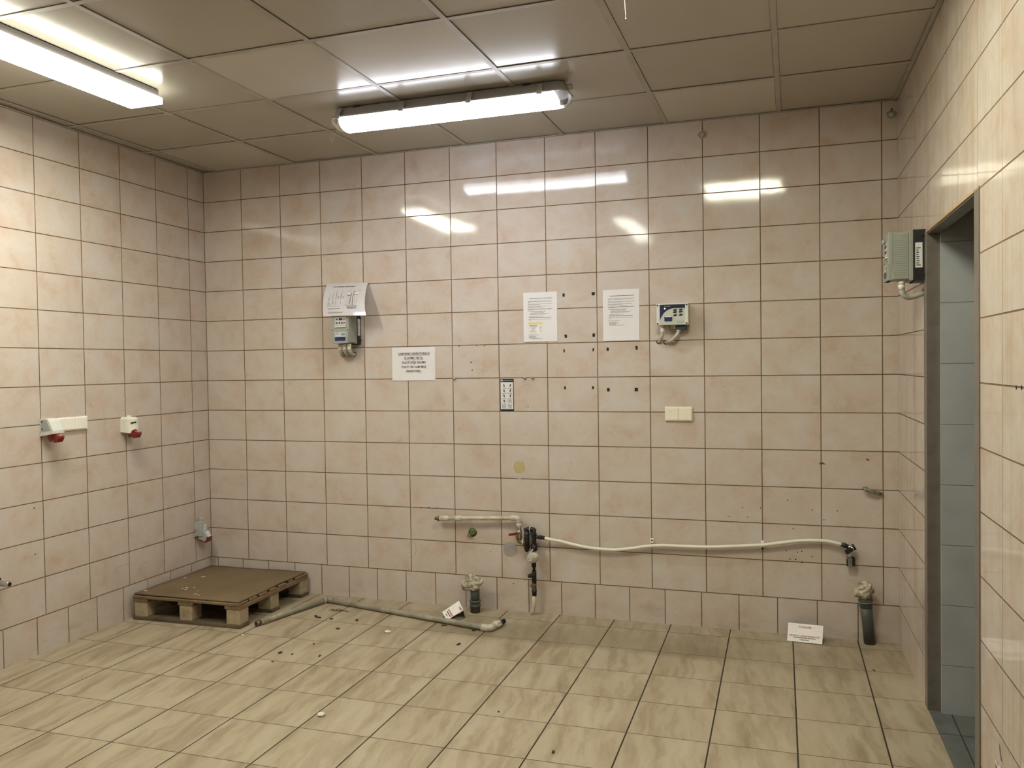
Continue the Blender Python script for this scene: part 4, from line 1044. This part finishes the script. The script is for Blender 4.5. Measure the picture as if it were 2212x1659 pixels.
mb = MB(); mb.lathe((0, 0, -.01), (0, 0, .075), [(0, .029), (.55, .0305), (.58, .034), (.64, .034), (.67, .0305), (.84, .0305), (.87, .0345), (.95, .0345), (1, .029)], 28); mb.build('collar', M['drain'], t)
rag('rag', 'crumpled cream rag stuffed into the drain stub by the folded card trap', (1.955, -.095, .178), .040, (1.22, .85, .98), 3, [((-1, -.2, -.75), .55, 5), ((-.25, 0, 1), .40, 7), ((1.2, .1, .45), .60, 6), ((.55, -.5, -.8), .40, 5)])
t = thing('drain_pipe', 'tall leaning dark grey drain pipe in the right corner of the back wall', 'drain pipe', (4.161, -.036, 0))
top = Vector((-.024, -.036, .27)); q = lambda f: top * f
mb = MB(); mb.cyl(q(-.03), q(.80), .0285, n=28); mb.build('pipe', M['drain'], t)
mb = MB(); mb.lathe(q(.74), q(1.02), [(0, .030), (.08, .0325), (.3, .0325), (.34, .036), (.50, .036), (.54, .033), (1, .0335)], 28); mb.build('collar', M['drain'], t)
mb = MB(); mb.lathe(q(.845), q(.855), [(0, .0364), (1, .0364)], 28); mb.build('seal_ring', M['mid_grey'], t)
rag('rag', 'cream cloth cap tied over the leaning drain pipe in the right corner', (4.135, -.076, .293), .040, (1.03, .95, .98), 11, [((-1, -.1, -.8), .45, 6), ((1, 0, .25), .12, 8), ((.1, -.6, -.9), .25, 4)])

# ================================================================== left wall things (local x runs toward the back corner)
def on_left(name, label, cat, d, z, **k):
    return thing(name, label, cat, (math.sin(ANG_L) * d, -math.cos(ANG_L) * d, z), RZ_L, **k)
t = on_left('socket_strip', 'white triple blank socket plate on the left wall behind the near red socket', 'socket', 1.305, 1.157)
mb = MB(); mb.box(0, .243, -.012, -.0003, 0, .074, 0, .003); mb.build('frame', M['white'], t)
for k in range(3):
    mb = MB(); mb.box(.014 + k * .0725, .084 + k * .0725, -.0165, -.011, .006, .069, 0, .002); mb.build('cover', M['white'], t)

def red_socket(label, d, z, mat, kind):
    t = on_left('industrial_socket', label, 'socket', d, z)
    if kind == 2:
        mb = MB(); n = 14; out = [(0, 0)] + [(.041 - .041 * math.cos(a), -.034 - .050 * math.sin(a) ** .7) for a in [PI * k / n for k in range(n + 1)]] + [(.082, 0)]
        bot = [(x, y, .012 + y * -.12 * 0 + (-.14) * (-y) * 0) for x, y in out]
        prev = None
        for zz, s_ in ((-.006, 1.0), (.070, .97), (.082, .80)):
            b = mb.add([(.041 + (x - .041) * s_, y * s_, zz + (y * .10 if zz < 0 else (0 if zz < .08 else 0))) for x, y in out])
            if prev is not None:
                for k in range(len(out)): mb.face((prev + k, prev + (k + 1) % len(out), b + (k + 1) % len(out), b + k), 0, False)
            else: mb.face([b + k for k in range(len(out))])
            prev = b
        mb.face([prev + k for k in range(len(out))]); mb.cyl((.0375, -.03, .080), (.0375, -.03, .090), .014, n=16)
        bd = mb.build('housing', mat, t)
        mb = MB(); mb.box(-.016, .016, -.003, .003, -.004, .004, 0, 0, Matrix.Translation((.0205, -.0775, .050)) @ Matrix.Rotation(math.radians(-24), 4, 'Z') @ Matrix.Rotation(math.radians(-8), 4, 'Y')); mb.build('slot', M['darkhole'], t)
    else:
        mb = MB(); mb.prism([(-.0005, -.008), (-.0005, .084), (-.050, .084), (-.062, .070), (-.086, .022), (-.086, .006)], 'x', 0, .068, 0, .002)
        mb.prism([(-.0005, -.008), (-.0005, .006), (-.088, .018), (-.088, .006)], 'x', -.003, .071)
        bd = mb.build('housing', mat, t)
        mb = MB(); mb.prism([(-.010, .018), (-.010, .078), (-.046, .078), (-.070, .026)], 'x', -.0022, .001); mb.build('side_recess', M['mid_grey'], t)
        for yy, zz in ((-.016, .068), (-.018, .030)):
            mb = MB(); mb.cyl((-.0024, yy, zz), (-.0034, yy, zz), .0042, n=12); mb.build('screw', M['darkhole'], t)
    # red socket barrel, tilted down and out
    cx = .0365; a = Vector((0, -.34, -.94)); p0 = Vector((cx, -.050, .008))
    mb = MB(); mb.lathe(p0 - a * .012, p0 + a * .042, [(0, .0335), (.25, .0335), (.27, .0315), (.92, .0305), (1, .0285)], 24); bd = mb.build('barrel', M['red'], t)
    mb = MB(); mb.prism([(-.072, .000), (-.100, -.004), (-.108, -.015), (-.094, -.040), (-.070, -.044)], 'x', cx - .019, cx + .019, 0, .003); mb.build('hinged_lid', M['red'], t)
    mb = MB(); mb.prism([(-.080, .0015), (-.103, -.0035), (-.104, -.006), (-.080, -.001)], 'x', cx - .012, cx + .012); mb.build('lid_catch', plain('pale_red_edge', (.50, .25, .22), .3), t)
    return t
red_socket('grey industrial socket with red barrel covering the near end of the white socket plate', 1.372, 1.150, M['sock_grey'], 1)
red_socket('off-white rounded industrial socket with red barrel, alone on the left wall', .806, 1.124, M['sock_white'], 2)
def corner_socket():
    t = on_left('industrial_socket', 'grey angled industrial socket with red-rimmed flap low in the back left corner', 'socket', .172, .360)
    mb = MB(); mb.prism([(.0, .012), (.060, .012), (.060, .055), (.050, .105), (.012, .105), (.0, .055)], 'y', -.058, -.0005, 0, .003)
    mb.prism([(-.022, -.010), (-.078, -.026), (-.092, .010), (-.064, .050), (-.03, .07)], 'x', .010, .056, 0, .004)
    mb.build('housing', M['mid_grey'], t)
    mb = MB(); mb.cyl((.034, -.032, .102), (.034, -.032, .134), .0185, .0165, n=18, ch=.002); mb.cyl((.034, -.032, .098), (.034, -.032, .108), .022, n=18); mb.build('cable_gland', M['mid_grey'], t)
    mb = MB(); mb.prism([(.014, .050), (.054, .050), (.046, .090), (.022, .090)], 'y', -.0645, -.058, 0, .002); mb.build('ridge', M['sock_grey'], t)
    mb = MB(); mb.prism([(-.020, -.014), (-.079, -.031), (-.093, -.020), (-.098, .004), (-.093, .007), (-.089, -.012), (-.078, -.0265), (-.021, -.0105)], 'x', .008, .059, 0, .001); mb.build('flap_rim', M['red'], t)
    mb = MB(); mb.prism([(-.092, .010), (-.098, .008), (-.080, .040), (-.072, .042)], 'x', .016, .050); mb.build('hinge', M['sock_grey'], t)
    mb = MB(); mb.box(-.006, .002, -.018, -.006, .050, .064); mb.box(-.006, .002, -.018, -.006, .010, .022); mb.build('lug', M['mid_grey'], t)
corner_socket()
d = 1.655
mb = MB(); mb.lathe((0, 0, 0), (0, -.085, 0), [(0, .014), (.1, .012), (.5, .012), (.55, .0145), (.97, .0145), (1, .013)], 20); mb.disc((0, -.0853, 0), .0105, (0, -1, 0), 20, 1)
o = mb.build('pipe_stub', [M['chrome'], M['darkhole']], None, (math.sin(ANG_L) * d, -math.cos(ANG_L) * d, .437), RZ_L); tag(o, 'chrome pipe stub sticking out of the left wall at the very left edge', 'pipe stub')
mb = MB()
for d, z, r in ((1.422, .772, 4), (1.423, .53, 4), (1.634, .453, 7), (.62, .3, 2.5)):
    mb.disc((d, .0006, z), r / 1000, (0, 1, 0), 12)
mb.build('drill_hole', M['darkhole'], wall_left)
mb = MB()
for (d0, z0, d1, z1, n) in ((.14, .366, .33, .37, 16), (.74, .325, .92, .327, 12)):
    for k in range(n):
        if random.random() < .75:
            f = k / n; d_ = d0 + (d1 - d0) * f; mb.box(d_, d_ + (d1 - d0) / n * .8, 0, .0006, z0 + (z1 - z0) * f, z0 + (z1 - z0) * f + .0014)
mb.build('scuff_mark', plain('brown_scuff', (.25, .185, .115), .8), wall_left)

# ---- marks and torn stickers on the right wall
mb = MB()
for d, z in ((2.197, 1.403), (2.246, 1.404)): mb.disc((d, -.0006, z), .0065, (0, -1, 0), 12)
mb.build('drill_hole', M['darkhole'], wall_right)
mb = MB(); mb.poly([(2.021, -.0006, .374), (2.030, -.0006, .362), (2.036, -.0006, .345), (2.046, -.0006, .338), (2.048, -.0006, .331), (2.038, -.0006, .331), (2.026, -.0006, .344), (2.020, -.0006, .356)])
mb.build('paint_chip', M['rust'], wall_right)
def torn(d, z, w_, label):
    o = MB(); n = 9
    pts = [(w_ * k / n, -.0012, .020 + random.uniform(-.006, .008)) for k in range(n + 1)]
    o.poly([(0, -.0012, -.05), (w_, -.0012, -.05)] + list(reversed(pts)))
    x, y = XR + ANG_R * d, -d
    ob = o.build('torn_sticker', M['card'], None, (x, y, z), RZ_R); tag(ob, label, 'sticker')
    o = MB(); o.poly([(.003, -.0018, -.045), (w_ * .55, -.0018, -.045), (w_ * .55, -.0018, .006), (w_ * .3, -.0018, .008), (.006, -.0018, .012)])
    o.build('red_print', M['inkred'], ob)
torn(1.975, .285, .09, 'torn red and white sticker low on the right wall by the door frame')
torn(2.255, .40, .06, 'scrap of red sticker on the right wall at the bottom right corner of the photo')

# ================================================================== on the floor
def pallet():
    t = thing('wooden_pallet', 'worn wooden pallet lying in the back left corner', 'pallet', (.062, -.780, 0), math.radians(1.6))
    S = .735
    for x0, y0, y1, m in ((0, 0, .085, 1), (0, .315, .400, 1), (0, .648, .735, 1)):
        mb = MB(); mb.box(-.004, S + .006, y0 - .004, y1, 0.0, .020, 0, .002); mb.build('base_board', M['wood_base'], t)
    for i, (x0, x1) in enumerate(((.008, .095), (.325, .412), (.645, S - .002))):
        for j, (y0, y1) in enumerate(((.002, .090), (.312, .402), (.645, .733))):
            mb = MB(); mb.box(x0, x1, y0, y1, .0203, .106, 0, .003, Matrix.Rotation(random.uniform(-.004, .004), 4, 'Z')); mb.build('block', M['wood_block'], t)
        mb = MB(); mb.box(x0 - .010, x1 + .006, -.001, S, .1063, .1275, 0, .002); mb.build('stringer', M['wood_str'], t)
    yy = 0.0
    for y0, y1 in ((-.003, .083), (.101, .176), (.203, .277), (.311, .376), (.406, .476), (.520, .566), (.596, .735)):
        mb = MB(); mb.box(-.008 + random.uniform(-.004, .004), S + random.uniform(-.003, .006), y0, y1, .1278, .1435, 0, .002); mb.build('deck_board', M['wood_deck'], t)
    return t
pallet()
mb = MB(); n = 16
top = []
def cz(u, v): return .1463 + .0022 * math.sin(u * 9 + 1) * math.sin(v * 7) + (.005 * max(0, u - .9) * 10 * (.4 + .6 * math.sin(v * 13)) if u > .9 else 0) * .35 + .004 * max(0, .08 - v) * 12 * (1 - u)
g_ = {}
for j in range(n + 1):
    for i in range(n + 1):
        u, v = i / n, j / n
        jx = random.uniform(-.002, .002) if i in (0, n) else 0; jy = random.uniform(-.002, .002) if j in (0, n) else 0
        for k, dz in enumerate((.0, .005)): g_[i, j, k] = mb.add([(.728 * u + jx - .002, .722 * v + jy + .006, cz(u, v) + dz)])
for j in range(n):
    for i in range(n):
        mb.face((g_[i, j, 1], g_[i + 1, j, 1], g_[i + 1, j + 1, 1], g_[i, j + 1, 1]), 0, True); mb.face((g_[i, j, 0], g_[i, j + 1, 0], g_[i + 1, j + 1, 0], g_[i + 1, j, 0]))
for k in range(n):
    for a, b in (((k, 0), (k + 1, 0)), ((n, k), (n, k + 1)), ((k + 1, n), (k, n)), ((0, k + 1), (0, k))):
        mb.face((g_[a[0], a[1], 0], g_[b[0], b[1], 0], g_[b[0], b[1], 1], g_[a[0], a[1], 1]), 1)
o = mb.build('cardboard_sheet', [M['cardboard'], M['kraft']], None, (.062, -.780, .0), math.radians(1.6)); tag(o, 'brown cardboard sheet covering the top of the wooden pallet', 'cardboard')
mb = MB()
for u, v, r in ((.30, .27, .012), (.33, .22, .010), (.28, .24, .009), (.36, .29, .009), (.50, .12, .014), (.20, .62, .016), (.55, .10, .009), (.03, .10, .014), (.06, .55, .012)):
    c = [(.728 * u + r * (1 + random.uniform(-.4, .3)) * math.cos(a), .722 * v + .006 + r * .5 * (1 + random.uniform(-.4, .3)) * math.sin(a)) for a in [2 * PI * k / 9 for k in range(9)]]
    mb.poly([(x, y, cz(x / .728, (y - .006) / .722) + .0058) for x, y in c])
mb.build('paint_fleck', M['crumb_w'], o)

def loose_pipe():
    t = thing('loose_pipe', 'dusty grey L-shaped pipe lying on the floor in front of the back wall', 'pipe', (.997, -.146, 0))
    O = Vector((.997, -.146, 0)); r = .0165
    def V(x, y, z): return tuple(Vector((x, y, z)) - O)
    A, B, Cc, E = (.868, -.665, r), (.994, -.150, r), (2.176, -.407, r), (2.210, -.285, r)
    mb = MB(); mb.cyl(V(*A), V(*B), r, n=20); mb.build('pipe', M['pvcgrey'], t)
    mb = MB(); mb.cyl(V(*B), V(*Cc), r, n=20)
    mb.build('pipe', M['pvcgrey'], t)
    mb = MB(); mb.tube([V(.9865, -.182, r), V(.994, -.152, r + .001), V(1.000, -.146, r + .002), V(1.010, -.149, r + .001), V(1.04, -.1565, r)], r + .003, 18); mb.build('elbow', M['pvcgrey'], t)
    d = (Vector(B) - Vector(A)).normalized(); a = Vector(A)
    mb = MB(); mb.cyl(V(*(a - d * .002)), V(*(a + d * .050)), r + .003, n=20, ch=.002)
    for k in range(3): mb.cyl(V(*(a + d * (.006 + k * .012))), V(*(a + d * (.011 + k * .012))), r + .0045, n=20)
    cp = mb.build('coupling', M['pvcgrey'], t)
    mb = MB(); mb.cyl(V(*(a - d * .032)), V(*(a - d * .001)), r - .001, n=6); nt = mb.build('nut', M['brass'], t)
    mb = MB(); mb.disc(V(*(a - d * .0325)), .0085, -d); mb.build('bore', M['darkhole'], nt)
    mb = MB(); mb.tube([V(2.135, -.398, r), V(2.165, -.405, r + .001), V(2.181, -.404, r + .002), V(2.187, -.390, r + .001), V(2.193, -.366, r)], r + .004, 18)
    e = (Vector(E) - Vector((2.187, -.39, r))).normalized(); s_ = Vector((2.192, -.368, r + .002))
    mb.cyl(V(*s_), V(*(s_ + e * .060)), r + .005, n=18, ch=.002)
    for k in range(8):
        a_ = 2 * PI * k / 8; u = Vector((e.y, -e.x, 0)); w_ = Vector((0, 0, 1)); off = (u * math.cos(a_) + w_ * math.sin(a_)) * (r + .006)
        if off.z > -.015: mb.cyl(V(*(s_ + e * .018 + off)), V(*(s_ + e * .058 + off)), .003, n=6)
    mb.build('elbow', M['pvc'], t)
    mb = MB(); q = s_ + e * .058; mb.cyl(V(*q), V(*(q + e * .022)), r + .0015, n=6); mb.cyl(V(*(q + e * .02)), V(*(q + e * .045)), .0105, n=14); mb.cyl(V(*(q + e * .040)), V(*(q + e * .056)), .014, n=8); mb.build('union', M['iron'], t)
loose_pipe()

def tent(label, A, B, Cc, D_, T0, T1, small):
    """folded card trap with printed front A-B-C-D and a third folded edge T0-T1 (open at both ends)"""
    A, B, Cc, D_, T0, T1 = map(Vector, (A, B, Cc, D_, T0, T1))
    o = thing('card_trap', label, 'card trap', tuple((A + B) / 2))
    O = (A + B) / 2
    def slab(p, name, mat, th=.0008):
        n = (p[1] - p[0]).cross(p[3] - p[0]).normalized() * th
        mb = MB(); q = [v - O for v in p]; b = mb.add(q); c = mb.add([v - n for v in q]); mb.face((b, b + 1, b + 2, b + 3)); mb.face((c + 3, c + 2, c + 1, c))
        for k in range(4): mb.face((b + k, c + k, c + (k + 1) % 4, b + (k + 1) % 4))
        return mb.build(name, mat, o)
    f = slab([A, B, Cc, D_], 'front_face', M['card'])
    slab([D_, Cc, T1, T0], 'back_face', M['kraft']); slab([T0, T1, B, A], 'bottom_face', M['kraft'])
    u, v = B - A, D_ - A; n = u.cross(v).normalized()
    Wd, Hd = u.length, v.length; u = u.normalized(); v = (v - u * v.dot(u)).normalized()
    k = Wd / .174; kv = Hd / .104
    ink = Ink(lambda a, b, l=0: tuple(A - O + u * a * k + v * b * kv + n * (.0006 + l)))
    ink.text('Dezinfa', .088, .0815, .0150, 0, .015, width=.064); ink.rect(.058, .0785, .118, .0792, 0)
    ink.text('NELIESTI! LIPNI PRIEMONĖ!', .086, .0305, .0118, 0, .010, width=.152)
    ink.dashes(.030, .143, .0225, .0042, 1); ink.dashes(.062, .108, .0115, .0038, 1)
    ink.frame(.010, .058, .041, .094, .0008, 2); ink.dashes(.014, .026, .0925, .002, 2); ink.frame(.130, .068, .161, .090, .0008, 2); ink.dashes(.133, .142, .0875, .002, 2)
    ink.mb.build('print', [M['inkred'], M['ink'], M['inkpale']], f)
    return o
tent('white folded card trap with red lettering propped against the back wall by the right corner', (3.752, -.117, .002), (3.926, -.128, .002), (3.9335, -.062, .082), (3.7585, -.052, .082), (3.755, -.022, .0015), (3.930, -.030, .0015), 0)
# second trap lies twisted behind the loose pipe: its top edge is D-C, so the print runs along that edge
tent('white folded card trap lying twisted behind the loose grey pipe', (1.8125, -.222, .024), (1.876, -.297, .0035), (1.949, -.213, .046), (1.888, -.132, .076), (1.905, -.150, .0015), (1.968, -.232, .0015), 1)
mb = MB(); mb.tube([(1.995, -.235, .001), (1.992, -.246, .012), (1.985, -.262, .016), (1.972, -.280, .008), (1.965, -.288, .001)], .001, 6)
tag(mb.build('bent_wire', M['wire']), 'thin bent wire arching beside the card trap behind the loose pipe', 'wire')

# ---- debris
def crumb(x, y, r, mat, label, cat, sc=(1, .8, .45), name='debris'):
    mb = MB(); mb.sphere((0, 0, r * sc[2] * .75), r, 0, sc, 2, .28)
    o = mb.build(name, mat, None, (x, y, .0006), random.uniform(0, 3)); tag(o, label, cat, 'bits of debris on the floor')
crumb(1.641, -.576, .016, M['crumb_w'], 'white plaster flake on the floor tiles in front of the loose pipe', 'debris', (1.2, .8, .35), 'plaster_flake')
crumb(1.879, -1.658, .014, M['crumb_w'], 'cream plaster lump alone on the floor near the bottom edge of the photo', 'debris', (1.1, .8, .7), 'plaster_flake')
crumb(.884, -.853, .010, M['crumb_w'], 'tiny white flake on the floor just off the near right corner of the pallet', 'debris', (1.3, .6, .3), 'plaster_flake')
for x, y, r, lb in ((1.096, -.440, .014, 'dark clod of dirt nearest the open end side of the loose pipe'), (1.125, -.452, .010, 'dark clod close beside a larger clod between pallet and loose pipe'),
                    (1.209, -.455, .010, 'dark crumb on a tile joint right of the two clods by the pallet'), (1.367, -.437, .012, 'round dark clod just in front of the long arm of the loose pipe'),
                    (1.340, -.604, .010, 'thin dark crumb further out on the floor from the round clod'), (1.254, -1.038, .010, 'flat brown crumb, left one of a row on the floor before the pallet'),
                    (1.327, -1.038, .007, 'small dark crumb in the middle of the row before the pallet'), (1.479, -1.022, .009, 'dark crumb at the right end of the row before the pallet'),
                    (1.349, -.869, .007, 'dark crumb behind the row of crumbs before the pallet'), (1.293, -1.160, .006, 'speck of dirt in front of the row of crumbs before the pallet'),
                    (2.101, -.658, .012, 'brown crumb on the tile in front of the elbow of the loose pipe'), (2.915, -1.691, .009, 'dark crumb alone at the bottom of the photo right of centre'),
                    (4.147, -.443, .006, 'dark speck on the floor near the right wall'), (2.590, -1.401, .006, 'dark speck on the floor in the middle of the room')):
    crumb(x, y, r, M['crumb_d'], lb, 'debris', (1.2, .6, .45), 'dirt_clod')
mb = MB(); mb.cyl((0, 0, .006), (.018, .022, .008), .003, n=8); mb.sphere((-.001, -.001, .0065), .0085, 0, (1, 1, .7), 2)
tag(mb.build('plug_screw', M['black'], None, (2.092, -.420, 0)), 'small black screw lying in front of the elbow of the loose pipe', 'screw')
mb = MB()
for k in range(26):
    a = random.uniform(0, 6.28); x, y = random.gauss(0, .030), random.gauss(0, .012)
    mb.tube([(x, y, .001), (x + .016 * math.cos(a), y + .008 * math.sin(a), random.uniform(.002, .009)), (x + .034 * math.cos(a + .5), y + .014 * math.sin(a + .5), .0015)], .0011, 5)
mb.sphere((.004, .004, .005), .014, 0, (1.6, .9, .45), 2, .3)
o = mb.build('fibre_tuft', dirty('grey_fibre', (.17, .14, .095), (.07, .05, .03), .6, .9, 60.0), None, (1.162, -.292, .001)); tag(o, 'tuft of grey fibres on the floor inside the angle of the loose pipe', 'debris')
mb = MB(); mb.box(0, .030, 0, .012, 0, .005, 0, .001); tag(mb.build('wood_chip', M['crumb_d'], None, (1.885, -.392, .0006), .3), 'dark chip under the near side of the loose pipe', 'debris')
